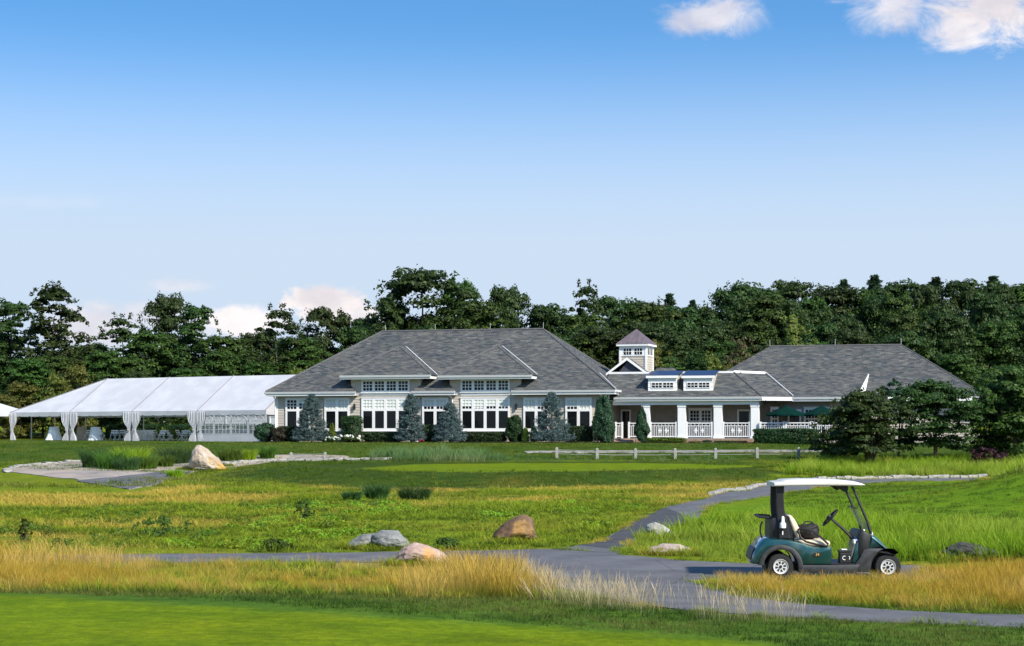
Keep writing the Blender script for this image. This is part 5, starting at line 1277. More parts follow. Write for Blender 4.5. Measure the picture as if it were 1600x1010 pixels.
# ------------------------------------------------------------------ boulders
def rockmat(name, cols, stain=None):
    m, t, b = mat_nodes(name); g = t.n('ShaderNodeTexCoord').outputs['Object']
    c = t.ramp(t.noise(g, 2.2, 7, .65), [(.28, cols[0]), (.5, cols[1]), (.72, cols[2])])
    c = t.mix(t.math('MULTIPLY', t.smooth(t.noise(g, 14, 4, .6), .55, .75), .5), c, tuple(x * .45 for x in cols[0]))
    if stain: c = t.mix(t.smooth(t.noise(t.scalevec(g, (1, 1, .35)), 1.7, 3, .5), .58, .66), c, stain)
    t.L.new(c, b.inputs['Base Color']); b.inputs['Roughness'].default_value = .9; b.inputs['Specular IOR Level'].default_value = .2
    bp = t.n('ShaderNodeBump'); bp.inputs['Strength'].default_value = .8; bp.inputs['Distance'].default_value = .05
    t.L.new(t.noise(g, 7, 8, .7), bp.inputs['Height']); t.L.new(bp.outputs[0], b.inputs['Normal'])
    return m
BOULD = []
def boulder(px0, px1, ytop, ybase, mat, label, seed, prof, depth=.8, name='boulder'):
    """prof: outline as (fraction along, fraction of height) seen from the path; rounded in depth, facets from noise"""
    x, y = gp((px0 + px1) / 2, ybase); k = y / FPX; w = (px1 - px0) * k; g = float(H(x, y)); h = CZ + (HY - ytop) * k - g
    bm = bmesh.new(); bmesh.ops.create_icosphere(bm, subdivisions=5, radius=1.0)
    rg_ = np.random.default_rng(seed); fx = [p[0] for p in prof]; fz = [p[1] for p in prof]
    planes = [(Vector(rg_.normal(0, 1, 3)).normalized(), rg_.uniform(.74, .92)) for _ in range(6)]
    for v in bm.verts:
        c = v.co
        for n, d in planes:
            e = c.dot(n) - d
            if e > 0: c -= n * e * .85
        s = Vector((c.x * 2.3 + seed, c.y * 2.3, c.z * 2.3))
        from mathutils import noise as mn
        c *= 1 + .12 * mn.noise(s) + .06 * mn.noise(s * 3.1) + .025 * mn.noise(s * 9)
        u = min(max((c.x + 1) / 2, 0), 1); hz = float(np.interp(u, fx, fz)); rad = math.sqrt(max(.02, 1 - c.x * c.x * .8))
        v.co = Vector((c.x * w / 2, c.y * w / 2 * depth, (max(c.z, -.6) * .5 + .5) * h * hz / .5 * .5 if c.z < 0 else h * hz * (.5 + .5 * min(1, c.z / max(rad, .15)))))
        if c.z < 0: v.co.z = h * hz * .5 + c.z * h * 1.1; v.co.x *= 1 + .10 * min(1, -c.z)
    me = bpy.data.meshes.new('boulder'); bm.normal_update()
    for f in bm.faces: f.smooth = True
    bm.to_mesh(me); bm.free(); me.materials.append(mat)
    o = obj(name, me); o.location = (x, y + w / 2 * depth * .6, g - .05 * h)
    BOULD.append((x, y + w / 2 * depth * .6, w)); return tag(o, label, 'boulder')
TAN = rockmat('tan_rock', [(.28, .21, .15), (.44, .36, .28), (.58, .49, .40)], (.50, .30, .10))
PINK = rockmat('pink_rock', [(.30, .20, .165), (.46, .33, .275), (.58, .45, .385)], (.58, .30, .14))
BRWN = rockmat('brown_rock', [(.07, .042, .028), (.15, .095, .06), (.26, .17, .11)], (.32, .19, .07))
GREY = rockmat('grey_rock', [(.12, .125, .12), (.22, .225, .22), (.34, .34, .33)])
PALE = rockmat('pale_rock', [(.22, .21, .19), (.36, .345, .315), (.50, .48, .44)])
ROSE = rockmat('rose_rock', [(.24, .19, .17), (.40, .32, .29), (.54, .46, .42)])
DARKR = rockmat('dark_rock', [(.035, .036, .03), (.07, .07, .06), (.12, .12, .10)])
boulder(295, 349, 693, 737, TAN, 'big tan standing boulder with a dark edge beside the drive', 3, [(0, .72), (.18, .98), (.28, 1), (.5, .85), (.8, .55), (1, .25)], .7)
boulder(281, 299, 727, 735, rockmat('orange_rock', [(.36, .16, .06), (.55, .27, .11), (.62, .36, .18)]), 'small orange stone leaning at the foot of the big tan boulder', 4, [(0, .7), (.5, 1), (1, .6)])
boulder(349, 358, 721, 729, PALE, 'small pale block stone at the end of the kerb bed wall', 5, [(0, .9), (.5, 1), (1, .9)])
boulder(762, 838, 801, 850, BRWN, 'brown sloping boulder with an orange vein on the meadow edge', 6, [(0, .25), (.25, .62), (.55, .88), (.75, 1), (.92, .9), (1, .55)], .7)
boulder(542, 600, 833, 858, GREY, 'low grey boulder half hidden by grass beside the larger grey one', 7, [(0, .45), (.4, .95), (.7, 1), (1, .7)])
boulder(578, 640, 827, 860, GREY, 'larger rounded grey boulder in the grass behind the pink one', 8, [(0, .8), (.3, 1), (.7, .95), (1, .45)])
boulder(616, 705, 847, 884, PINK, 'pinkish boulder with an orange streak at the near edge of the path', 9, [(0, .45), (.15, .82), (.35, 1), (.6, .85), (.85, .6), (1, .3)], .7)
boulder(1008, 1056, 814, 842, PALE, 'whitish boulder rising out of the reeds at the bend of the path', 10, [(0, .75), (.3, 1), (.6, .8), (1, .35)], .7)
boulder(1016, 1082, 849, 868, ROSE, 'long flat rosy grey stone at the edge of the reeds', 11, [(0, .75), (.3, 1), (.7, .95), (1, .6)], .5)
boulder(1478, 1572, 846, 876, DARKR, 'long dark boulder sunk in the reeds beyond the cart', 12, [(0, .7), (.3, 1), (.6, .85), (1, .4)], .6)

rg = np.random.default_rng(15); qq = []
for bx, by, bw_ in BOULD:
    a_ = rg.uniform(0, 6.283, 70); r_ = bw_ / 2 * rg.uniform(.86, 1.15, 70); qq.append(np.stack([bx + np.cos(a_) * r_, by + np.sin(a_) * r_ * .75], 1))
q = np.vstack(qq); du = np.min([sdist(P_, q) for P_ in PATHS], 0); q = q[du > .05]; P, ro, sc = lay(q, rg, .4, .95)
scatter('boulder_grass', P, ro, sc, .4 * dryness(q, 1, 41), p_mead, 'grass grown up around the feet of the boulders', seed=41)
# ------------------------------------------------------------------ stone edging, kerb, rail fence
def edging(name, line, mat, label, cat, size, hgt, seed, gap=1.06):
    P = resample([gp(*p) for p in line], 400); s = np.r_[0, np.cumsum(np.hypot(*np.diff(P, axis=0).T))]
    x0, y0 = P[0]; e = empty(name, (x0, y0, float(H(x0, y0))), 0, label, cat); rg_ = np.random.default_rng(seed); d = 0
    vars_ = []
    for k in range(5):
        bm = bmesh.new(); bmesh.ops.create_cube(bm, size=1.0); bmesh.ops.subdivide_edges(bm, edges=list(bm.edges), cuts=1)
        for v in bm.verts: v.co += Vector(rg_.normal(0, .05, 3)); v.co *= 1 - .10 * (v.co.length > .8)
        me = bpy.data.meshes.new('stone'); bm.to_mesh(me); bm.free(); me.materials.append(mat); vars_.append(me)
    while d < s[-1]:
        L = size * rg_.uniform(.7, 1.4); m_ = d + L / 2
        x = np.interp(m_, s, P[:, 0]); y = np.interp(m_, s, P[:, 1]); x2 = np.interp(m_ + .1, s, P[:, 0]); y2 = np.interp(m_ + .1, s, P[:, 1])
        o = obj('stone', vars_[int(rg_.integers(0, 5))], e); hh = hgt * rg_.uniform(.75, 1.2)
        o.location = (x - x0, y - y0, float(H(x, y)) - float(H(x0, y0)) + hh * .38); o.rotation_euler = (rg_.normal(0, .05), rg_.normal(0, .05), math.atan2(y2 - y, x2 - x) + rg_.normal(0, .06))
        o.scale = (L / gap, size * .55 * rg_.uniform(.8, 1.2), hh); d += L
edging('stone_edging', [(p[0] + 2, p[1] - 1.2) for p in BL[7:]], PALE, 'row of pale rough stones edging the far path', 'edging', .5, .15, 1)
edging('drive_kerb', [(12, 739), (9, 736), (22, 732), (60, 727), (130, 721), (170, 719.5)], PALE, 'curved pale block kerb round the end of the drive', 'kerb', .75, .13, 2)
edging('bed_wall', [(352, 727), (390, 722.5), (430, 720.5), (520, 719.5), (600, 718.5)], PALE, 'low pale block kerb running on from the tan boulder', 'kerb', .8, .14, 3)
POSTM = simple('weathered_post', (.27, .265, .25), .8, var=.2, scale=10, bump=.3)
fx = [(455, 719), (508, 718.6), (870, 717), (933, 717.5), (993, 717.5), (1055, 717.3), (1118, 717), (1183, 716.5), (1248, 716), (1312, 715.5)]
def fence(pts, label, h):
    W_ = [gpz(*p) for p in pts]; e = empty('rail_fence', W_[0], 0, label, 'fence')
    for p in W_:
        r_ = p - W_[0]; mb = MB(); mb.box(r_.x - .085, r_.x + .085, r_.y - .085, r_.y + .085, r_.z - .2, r_.z + h)
        mb.add([(r_.x - .085, r_.y - .085, r_.z + h + .002), (r_.x + .085, r_.y - .085, r_.z + h + .002), (r_.x + .085, r_.y + .085, r_.z + h + .002), (r_.x - .085, r_.y + .085, r_.z + h + .002), (r_.x, r_.y, r_.z + h + .06)], [(0, 1, 4), (1, 2, 4), (2, 3, 4), (3, 0, 4), (3, 2, 1, 0)])
        mb.build('post', POSTM, e, bevel=.008)
    for a, c_ in zip(W_, W_[1:]):
        a = a - W_[0]; c_ = c_ - W_[0]
        for f in (.42, .82): MB().tube([a + Vector((0, .11, h * f)), (a + c_) / 2 + Vector((0, .11, h * f - .02)), c_ + Vector((0, .11, h * f))], .016, 6).build('rail', POSTM, e)
fence(fx[2:], 'low weathered post and rail fence before the porch lawn', .60)
fence(fx[:2], 'short pair of low posts with rails beside the kerb bed', .42)

# ------------------------------------------------------------------ event tents
PH = R(30); T0 = Vector((-18.84, 137.0)); TD = Vector((-math.cos(PH), math.sin(PH))); TN = Vector((math.sin(PH), math.cos(PH)))
m, t, b = mat_nodes('tent_vinyl'); b.inputs['Base Color'].default_value = (.80, .80, .82, 1); b.inputs['Roughness'].default_value = .45
g = t.n('ShaderNodeTexCoord').outputs['Object']; t.L.new(t.mix(t.smooth(t.noise(g, .8, 4, .6), .35, .7), (.58, .58, .61), (.68, .68, .70)), b.inputs['Base Color'])
tr = t.n('ShaderNodeBsdfTranslucent'); tr.inputs[0].default_value = (.8, .8, .8, 1); mx = t.n('ShaderNodeMixShader'); mx.inputs[0].default_value = .18
t.L.new(b.outputs[0], mx.inputs[1]); t.L.new(tr.outputs[0], mx.inputs[2]); t.L.new(mx.outputs[0], m.node_tree.nodes['Material Output'].inputs[0]); VINYL = m
ALU = simple('tent_pole', (.62, .62, .64), .35, .6, var=.05)
SEAM = simple('tent_seam', (.20, .20, .23), .6, var=.05)
CLOTH = simple('white_cloth', (.80, .79, .76), .85, var=.05, scale=3)
LINEN = simple('beige_cloth', (.42, .36, .28), .85, var=.08, scale=3)
m, t, b = mat_nodes('clear_vinyl'); b.inputs['Base Color'].default_value = (.35, .40, .42, 1); b.inputs['Roughness'].default_value = .12; b.inputs['Alpha'].default_value = .14; CLEAR = m
bay, hw_, zE_, zR_ = 6.72, 4.5, 2.42, 5.28
gT = 1.90
tent = empty('event_tent', (T0.x, T0.y, gT), math.pi - PH, 'large white frame tent with drapes and windowed sidewall beside the clubhouse', 'tent')
# local frame: x along the front from the clubhouse outwards, y towards the lawn (negative is back), z up
def sag(a, b, f, s): return a.lerp(b, f) - Vector((0, 0, s * 4 * f * (1 - f)))
def panel(parent, p00, p10, p11, p01, mat=VINYL, s=.06, nu=7, nv=9, name='roof_panel'):
    """fabric between four corners, hanging slightly"""
    rings = [[(Vector(p00).lerp(p10, i / nu)).lerp(Vector(p01).lerp(p11, i / nu), j / nv) - Vector((0, 0, s * 16 * (i / nu) * (1 - i / nu) * (j / nv) * (1 - j / nv))) for i in range(nu + 1)] for j in range(nv + 1)]
    mb = MB(); mb.loft(rings, caps=False, closed=False); return mb.build(name, mat, parent, smooth=50)
YF, YB, YM = 0.0, -2 * hw_, -hw_
YF, YB, YM = 0.0, 2 * hw_, hw_
# with the rotation used, +y of the tent frame points to the lawn: the back is at negative y
YB, YM = -2 * hw_, -hw_
for k in range(3):
    x0, x1 = k * bay, (k + 1) * bay
    panel(tent, (x0, YF, zE_), (x1, YF, zE_), (x1, YM, zR_), (x0, YM, zR_)); panel(tent, (x0, YB, zE_), (x1, YB, zE_), (x1, YM, zR_), (x0, YM, zR_))
x3, x4 = 3 * bay, 4 * bay
panel(tent, (x3, YF, zE_), (x4, YF, zE_), (x3 + .01, YM, zR_), (x3, YM, zR_)); panel(tent, (x3, YB, zE_), (x4, YB, zE_), (x3 + .01, YM, zR_), (x3, YM, zR_)); panel(tent, (x4, YF, zE_), (x4, YB, zE_), (x3 + .01, YM, zR_ - .01), (x3, YM, zR_))
MB().slab([(-.02, YF, zE_), (-.02, YM, zR_), (-.02, YB, zE_)], (.03, 0, 0)).build('gable_end', VINYL, tent)
def valance(parent, a, c_, n=18, drop=.36):
    a, c_ = Vector(a), Vector(c_); rings = [[], [], []]
    for i in range(n * 2 + 1):
        p = a.lerp(c_, i / (2 * n)); rings[0].append(p); rings[1].append(p - Vector((0, 0, drop * .6))); rings[2].append(p - Vector((0, 0, drop - (.05 if i % 6 == 0 else 0))))
    mb = MB(); mb.loft(rings, caps=False, closed=False); return mb.build('valance', VINYL, parent)
for k in range(4):
    valance(tent, (k * bay, YF + .03, zE_ + .01), ((k + 1) * bay, YF + .03, zE_ + .01)); valance(tent, (k * bay, YB - .03, zE_ + .01), ((k + 1) * bay, YB - .03, zE_ + .01))
valance(tent, (x4 + .03, YF, zE_ + .01), (x4 + .03, YB, zE_ + .01)); valance(tent, (-.05, YF, zE_ + .01), (-.05, YB, zE_ + .01))
for k in range(4):
    for y_, yy in ((YF, 1), (YB, -1)):
        MB().tube([(k * bay, y_, zE_ + .03), (k * bay, YM, zR_ + .03)], .035, 5).build('seam', SEAM, tent)
MB().tube([(x4, YF, zE_ + .03), (x3, YM, zR_ + .03)], .03, 5).build('seam', SEAM, tent); MB().tube([(x4, YB, zE_ + .03), (x3, YM, zR_ + .03)], .03, 5).build('seam', SEAM, tent)
for k in range(5):
    for y_ in (YF - .06, YB + .06):
        po = MB().tube([(k * bay, y_, -.1), (k * bay, y_, zE_)], .05, 8).build('pole', ALU, tent); MB().box(k * bay - .14, k * bay + .14, y_ - .14, y_ + .14, -.06, .03).build('base_plate', ALU, po)
for y_ in (YF - .06, YB + .06): MB().tube([(0, y_, zE_ - .04), (x4, y_, zE_ - .04)], .035, 6).build('eave_rail', ALU, tent)
def drape(parent, x, y, w, seed, z1=zE_ - .05, side=1):
    """curtain gathered and tied at two fifths of its height"""
    rings = []; n = 28
    for f in np.linspace(0, 1, 13):
        z = z1 * (1 - f); tie = math.exp(-((f - .60) / .20) ** 2); wd = w * (1 - .72 * tie) * (1 if f < .6 else .78); ring = []
        for i in range(n + 1):
            g_ = i / n; ring.append((x + (g_ - .5) * wd + side * .16 * w * tie, y + .06 * math.sin(g_ * 34 + seed) * (1 - .6 * tie) - .02 * tie, z))
        rings.append(ring)
    mb = MB(); mb.loft(rings, caps=False, closed=False); d = mb.build('drape', VINYL, parent, smooth=70)
    MB().tube([(x + side * .16 * w - w * .15, y + .08, z1 * .40), (x + side * .16 * w + w * .15, y + .08, z1 * .40)], .03, 6).build('tie_band', VINYL, d)
for k in (1, 2, 3):
    drape(tent, k * bay - .45, YF + .02, .95, k, side=1); drape(tent, k * bay + .45, YF + .02, .95, k + 5, side=-1)
drape(tent, 4 * bay - .35, YF + .02, .9, 9, side=1)
# sidewall with arched windows in the bay next to the clubhouse
nW = 4; sw = bay / nW
for i in range(nW):
    x0, x1 = i * sw + .10, (i + 1) * sw - .10; zb_, zs_ = .62, 1.55; xc = (x0 + x1) / 2; rw = (x1 - x0) / 2; zc = zE_ - .35 - rw * .62
    pa = MB().box(x0 - .10, x1 + .10, YF + .005, YF + .02, 0, zb_).build('sidewall_panel', VINYL, tent)
    MB().box(x0 - .10, x0, YF + .005, YF + .02, zb_, zE_ - .05).box(x1, x1 + .10, YF + .005, YF + .02, zb_, zE_ - .05).build('sidewall_mullion', VINYL, pa)
    MB().box(x0, x1, YF + .010, YF + .013, zb_, zE_ - .3).build('clear_window', CLEAR, pa)
    mb = MB(); bars = 4
    for j in range(1, bars): xx = x0 + (x1 - x0) * j / bars; mb.box(xx - .02, xx + .02, YF + .02, YF + .03, zb_, zc)
    for j in range(0, 4): zz_ = zb_ + (zc - zb_) * j / 3; mb.box(x0, x1, YF + .019, YF + .031, zz_ - .02, zz_ + .02)
    for j in range(1, 5): a = math.pi * j / 5; mb.tube([(xc, YF + .025, zc), (xc + rw * math.cos(a), YF + .025, zc + rw * .62 * math.sin(a))], .02, 4)
    mb.tube([(xc + rw * math.cos(math.pi * j / 10), YF + .025, zc + rw * .62 * math.sin(math.pi * j / 10)) for j in range(11)], .03, 4)
    mb.build('window_grid', VINYL, pa)
# smaller tent beyond
t2p = Vector((-45.6, 151.5)); tent2 = empty('small_tent', (t2p.x, t2p.y, gT), math.pi - PH, 'small white tent canopy beyond the open end of the large tent', 'tent')
for a in range(4):
    c4 = [(-3.4, -3.4), (3.4, -3.4), (3.4, 3.4), (-3.4, 3.4)]; p, q_ = c4[a], c4[(a + 1) % 4]
    panel(tent2, (*p, 2.45), (*q_, 2.45), (.01, .01, 3.9), (0, 0, 3.9), s=.03); valance(tent2, (*p, 2.46), (*q_, 2.46), 8)
    MB().tube([(*p, -.1), (*p, 2.4)], .05, 8).build('pole', ALU, tent2)
def tl(x, y, z=0.0):
    """tent frame -> world"""
    c_, s_ = math.cos(math.pi - PH), math.sin(math.pi - PH); X = T0.x + x * c_ - y * s_; Y = T0.y + x * s_ + y * c_
    return Vector((X, Y, float(H(X, Y)) + z))
# tables and folding chairs under the tent
def cocktail(x, y, mat, label, flare, h=1.08):
    p = tl(x, y); e = empty('cocktail_table', p, .3 * x, label, 'table'); rings = []
    for f in np.linspace(0, 1, 10):
        r_ = .40 + (flare - .40) * f ** 1.6; ring = []
        for k in range(40): a = 2 * math.pi * k / 40; q_ = 1 + .06 * f * math.sin(10 * a); ring.append((r_ * q_ * math.cos(a), r_ * q_ * math.sin(a), h * (1 - f) + .01))
        rings.append(ring)
    MB().loft(rings).build('tablecloth', mat, e, smooth=50); MB().lathe([(.385, h + .013), (.385, h + .03), (0, h + .031)], n=24).build('tabletop', CLOTH, e)
    MB().tube([(0, 0, -.02), (0, 0, h * .98)], .04, 8).build('pedestal', ALU, e)
cocktail(x4 - 4.0, -1.0, CLOTH, 'tall round table under a flaring white cloth at the open end of the tent', .72)
cocktail(x4 - 5.6, -2.6, LINEN, 'tall round table under a beige cloth behind the first drape', .55)
cocktail(x3 - 1.7, -1.2, CLOTH, 'tall round table under a white cloth beside the third drape', .62)
def ctable(x, y, label, w=2.4, d=.8, h=.75):
    p = tl(x, y); e = empty('banquet_table', p, math.pi - PH, label, 'table', 'cloth covered tables in the tent'); rings = []
    pts_ = [(-w/2, -d/2), (w/2, -d/2), (w/2, d/2), (-w/2, d/2)]
    for f in np.linspace(0, 1, 7):
        ring = []
        for a in range(4):
            p0, p1 = pts_[a], pts_[(a + 1) % 4]
            for i in range(10): g_ = i / 10; q_ = 1 + .05 * f + .012 * f * math.sin(17 * g_ + a); ring.append(((p0[0] + (p1[0] - p0[0]) * g_) * q_, (p0[1] + (p1[1] - p0[1]) * g_) * q_, h * (1 - f) + .01))
        rings.append(ring)
    MB().loft(rings).build('tablecloth', CLOTH, e); MB().box(-w/2 + .02, w/2 - .02, -d/2 + .02, d/2 - .02, h + .012, h + .03).build('tabletop', CLOTH, e)
for x, y in ((16.2, -3.9), (9.2, -6.6), (2.5, -3.4)): ctable(x, y, 'long table under a white cloth among the folding chairs in the tent')
CHW = simple('white_resin', (.78, .78, .77), .4, var=.03)
def make_chair():
    e = empty('folding_chair', (0, 0, 0), 0, 'white slatted folding chair at the cloth covered tables in the tent', 'chair', 'white folding chairs under the tent')
    s = MB(); s.box(-.21, .21, -.20, .20, .43, .46); s.build('seat', CHW, e, bevel=.008)
    for x in (-.22, .22):
        MB().tube([(x, .26, 0), (x, -.26, .84)], .017, 6).build('back_leg', CHW, e); MB().tube([(x * .9, -.24, 0), (x * .9, .17, .45)], .017, 6).build('front_leg', CHW, e)
    for z in (.62, .80): yb = .26 - z * .619; MB().box(-.22, .22, yb - .012, yb + .012, z - .055, z + .055).build('back_slat', CHW, e)
    MB().tube([(-.2, -.16, .10), (.2, -.16, .10)], .012, 5).build('stretcher', CHW, e)
    return e
proto = make_chair(); spots = []
rgc = np.random.default_rng(12)
for x in np.arange(3.0, 20.0, .78):
    for y in (-1.35, -2.6, -5.2):
        if rgc.uniform() < (.78 if y > -2 else .6): spots.append((x + rgc.normal(0, .08), y + rgc.normal(0, .12), rgc.choice([0, math.pi, math.pi / 2, -.6, .7]) + rgc.normal(0, .2)))
for i, (x, y, a) in enumerate(spots):
    o = proto if i == 0 else copy_tree(proto); o.location = tl(x, y); o.rotation_euler = (0, 0, a - PH)
# white panel fence and hedge behind the tent
wf = empty('panel_fence', tl(0, -13), math.pi - PH, 'white vinyl panel fence seen through the open side of the tent', 'fence')
for k in range(7):
    MB().box(k * 2.4 + .06, k * 2.4 + 2.34, -.03, .03, .1, 1.95).build('panel', CHW, wf, bevel=.01); MB().box(k * 2.4 - .06, k * 2.4 + .06, -.07, .07, -.2, 2.1).build('post', CHW, wf); MB().box(k * 2.4 + .06, k * 2.4 + 2.34, -.05, .05, 1.953, 2.03).build('top_rail', CHW, wf)
for x, w_, lab, sd in ((4.5, 8, 'clipped hedge behind the chairs near the windowed sidewall', 71), (15, 10, 'clipped hedge behind the chairs in the middle of the tent', 72), (23.5, 6, 'dark hedge behind the tall round tables', 73)):
    p = tl(x, -11.5); e = empty('tent_hedge', p, math.pi - PH, lab, 'hedge'); V, F = crown_shrub(sd, w_, 1.2, 1.35, 9000, .07, .8); obj('foliage', np_mesh('foliage', V, F, L_HEDGE), e)
# ------------------------------------------------------------------ golf cart
def paint(name, col, metal=.35, rough=.28, coat=1.0):
    m, t, b = mat_nodes(name); g = t.n('ShaderNodeTexCoord').outputs['Object']
    dust = t.smooth(t.noise(g, 5, 6, .65), .45, .8)
    t.L.new(t.mix(t.math('MULTIPLY', dust, .25), col, (.16, .15, .12)), b.inputs['Base Color'])
    t.L.new(t.math('ADD', t.math('MULTIPLY', dust, .25), rough), b.inputs['Roughness'])
    b.inputs['Metallic'].default_value = metal; b.inputs['Coat Weight'].default_value = coat; b.inputs['Coat Roughness'].default_value = .06
    return m
TEAL = paint('teal_paint', (.002, .055, .058)); ROOFW = paint('cream_roof', (.74, .72, .66), 0, .4, .3)
PLAS = simple('dark_plastic', (.030, .031, .034), .55, var=.25, scale=9); BLK = simple('black_plastic', (.010, .010, .011), .5, var=.3, scale=9)
CREAM = simple('cream_vinyl', (.66, .57, .42), .5, var=.07, scale=8); RUB = simple('tyre_rubber', (.014, .014, .015), .85, var=.3, scale=20, bump=.4, bscale=60)
ALLOY = simple('silver_wheel', (.72, .72, .73), .35, .3, var=.05); CANVAS = simple('black_nylon', (.012, .012, .014), .7, var=.4, scale=14, bump=.5, bscale=25)
WPL = simple('white_plastic', (.82, .82, .80), .4, var=.03); ORANGE = simple('orange_number', (.75, .42, .10), .5, var=.05); BLUEP = simple('pale_blue_plastic', (.35, .50, .75), .4)
m, t, b = mat_nodes('windscreen'); b.inputs['Base Color'].default_value = (.35, .40, .42, 1); b.inputs['Roughness'].default_value = .08; b.inputs['Alpha'].default_value = .45; WSC = m
def inset(P, d):
    n = len(P); out = []; area_ = sum(P[i][0] * P[(i + 1) % n][1] - P[(i + 1) % n][0] * P[i][1] for i in range(n)); sg = 1 if area_ > 0 else -1
    for i in range(n):
        a = Vector(P[i - 1]); c = Vector(P[i]); e = Vector(P[(i + 1) % n]); n1 = (c - a).normalized(); n2 = (e - c).normalized()
        nn = Vector((-(n1.y + n2.y), n1.x + n2.x)); nn = nn.normalized() if nn.length > 1e-6 else Vector((-n1.y, n1.x))
        out.append((c.x + nn.x * d * sg, c.y + nn.y * d * sg))
    return out
def crowned(P, hw, r=.03, y0=0.0, bulge=0.0):
    """side outline P (x,z) carried across the width, its edges rounded"""
    secs = [(-hw, r), (-hw + r * .3, r * .3), (-hw + r, 0), (-hw * .45, -bulge), (hw * .45, -bulge), (hw - r, 0), (hw - r * .3, r * .3), (hw, r)]
    mb = MB(); mb.loft([[(x, y0 + y, z) for x, z in inset(P, d)] for y, d in secs]); return mb
def arc(cx, cz, r, a0, a1, n=12): return [(cx + r * math.cos(math.radians(a0 + (a1 - a0) * k / n)), cz + r * math.sin(math.radians(a0 + (a1 - a0) * k / n))) for k in range(n + 1)]
CY = 27.78; CX = 3.67; CS = .95
cart = empty('golf_cart', (CX, CY, float(H(CX + 1.1, CY)) + .010), R(-2.5), 'teal golf cart with cream roof parked on the path beside the golden grass', 'golf cart')
HWB = .57; cart.scale = (CS, CS, CS)
xr, xf, zwh = .46, 2.165, .215
body = [(.02, .26), (.0, .31), (.03, .42), (.075, .50), (.13, .585), (.20, .645), (.28, .662), (.42, .66), (.58, .645), (.70, .625), (.80, .60), (.90, .56), (1.0, .535), (1.12, .53), (1.255, .54), (1.275, .50), (1.275, .25), (.75, .25)] + arc(xr, zwh, .285, 8, 168, 14) + [(.16, .25)]
crowned(body, HWB, .05, bulge=.01).build('rear_body', TEAL, cart, smooth=40)
fl = arc(xr, zwh, .355, -4, 176, 18) + arc(xr, zwh, .275, 176, -4, 18)
for s_ in (-1, 1):
    crowned(fl, .05, .015, s_ * (HWB - .025)).build('rear_fender_flare', PLAS, cart, smooth=40)
sill = [(.74, .13), (1.66, .12), (1.72, .26), (1.62, .255), (1.28, .245), (.80, .248), (.74, .22)]
crowned(sill, HWB + .015, .02).build('rocker_panel', PLAS, cart, smooth=40)
MB().box(1.25, 1.72, -.52, .52, .252, .27).build('floor_mat', BLK, cart)
fend = [(1.62, .13), (1.64, .27), (1.72, .38), (1.77, .49), (1.88, .515), (2.04, .515), (2.17, .49), (2.265, .44), (2.275, .405), (2.24, .40)] + arc(xf, zwh, .265, 60, 172, 10) + [(1.885, .13)]
crowned(fend, HWB, .035).build('front_fender', PLAS, cart, smooth=40)
nose = [(1.86, .50), (1.88, .60), (1.905, .715), (1.96, .70), (2.03, .645), (2.10, .575), (2.16, .505), (2.17, .495), (2.04, .512)]
crowned(nose, HWB - .06, .06, bulge=.02).build('nose_cowl', TEAL, cart, smooth=40)
dash = [(1.70, .40), (1.695, .60), (1.70, .73), (1.735, .785), (1.80, .79), (1.90, .72), (1.875, .50), (1.80, .40)]
crowned(dash, HWB - .03, .03).build('dashboard', BLK, cart, smooth=40)
inner = [(1.64, .26), (1.60, .30), (1.68, .62), (1.70, .62), (1.72, .40)]
crowned(inner, HWB - .05, .01).build('kick_panel', TEAL, cart, smooth=40)
roof = [(.345, 1.50), (.35, 1.56), (.50, 1.575), (.54, 1.598), (.80, 1.608), (1.10, 1.61), (1.40, 1.598), (1.66, 1.572), (1.79, 1.535), (1.80, 1.515), (1.60, 1.508), (1.0, 1.512)]
crowned(roof, .60, .025, bulge=.006).build('roof', ROOFW, cart, smooth=45)
for s_ in (-1, 1):
    y = s_ * .49
    MB().slab([(.40, y, 1.50), (.525, y, 1.50), (.515, y, 1.32), (.525, y, 1.15), (.555, y, 1.0), (.62, y, .66), (.43, y, .66), (.41, y, 1.0), (.395, y, 1.2)], (0, -s_ * .06, 0)).build('rear_roof_support', BLK, cart, bevel=.012)
    MB().tube([(1.60, y, 1.51), (1.70, y, 1.28), (1.84, y, .95), (1.905, y, .74)], [.020, .020, .022, .024], 8).build('front_roof_support', BLK, cart, smooth=40)
    MB().tube([(.735, y * 1.08, .80), (.78, y * 1.1, .68), (.86, y * 1.1, .62), (1.05, y * 1.1, .57), (1.20, y * 1.1, .545), (1.215, y * 1.1, .58), (1.12, y * 1.1, .67), (.98, y * 1.1, .78), (.86, y * 1.1, .825), (.77, y * 1.1, .825), (.735, y * 1.08, .80)], .018, 7).build('arm_rail', BLK, cart, smooth=40)
    MB().slab([(1.35, y, 1.51), (1.54, y, 1.51), (1.545, y, 1.44), (1.48, y, 1.41), (1.41, y, 1.46)], (0, -s_ * .12, 0)).build('roof_bracket', BLK, cart, bevel=.012)
    MB().lathe([(.0, -.012), (.032, -.012), (.034, .0), (.03, .010), (.0, .014)], (1.93, s_ * .42, .735), 'x', 12).build('lamp', WPL, cart)
MB().slab([(1.685, -.47, 1.145), (1.685, .47, 1.145), (1.885, .47, .79), (1.885, -.47, .79)], (.008, 0, .004)).build('windscreen', WSC, cart)
MB().tube([(1.685, -.48, 1.148), (1.685, .48, 1.148)], .012, 6).build('windscreen_edge', PLAS, cart)
seatback = [(.585, 1.03), (.635, 1.035), (.69, .97), (.765, .83), (.775, .70), (.72, .67), (.66, .80)]
for s_ in (-1, 1): crowned(seatback, .245, .03, s_ * .25).build('seat_back', CREAM, cart, smooth=45)
MB().slab([(.55, -.47, 1.02), (.60, -.47, 1.02), (.70, -.47, .66), (.60, -.47, .66)], (0, .94, 0)).build('seat_back_shell', BLK, cart, bevel=.01)
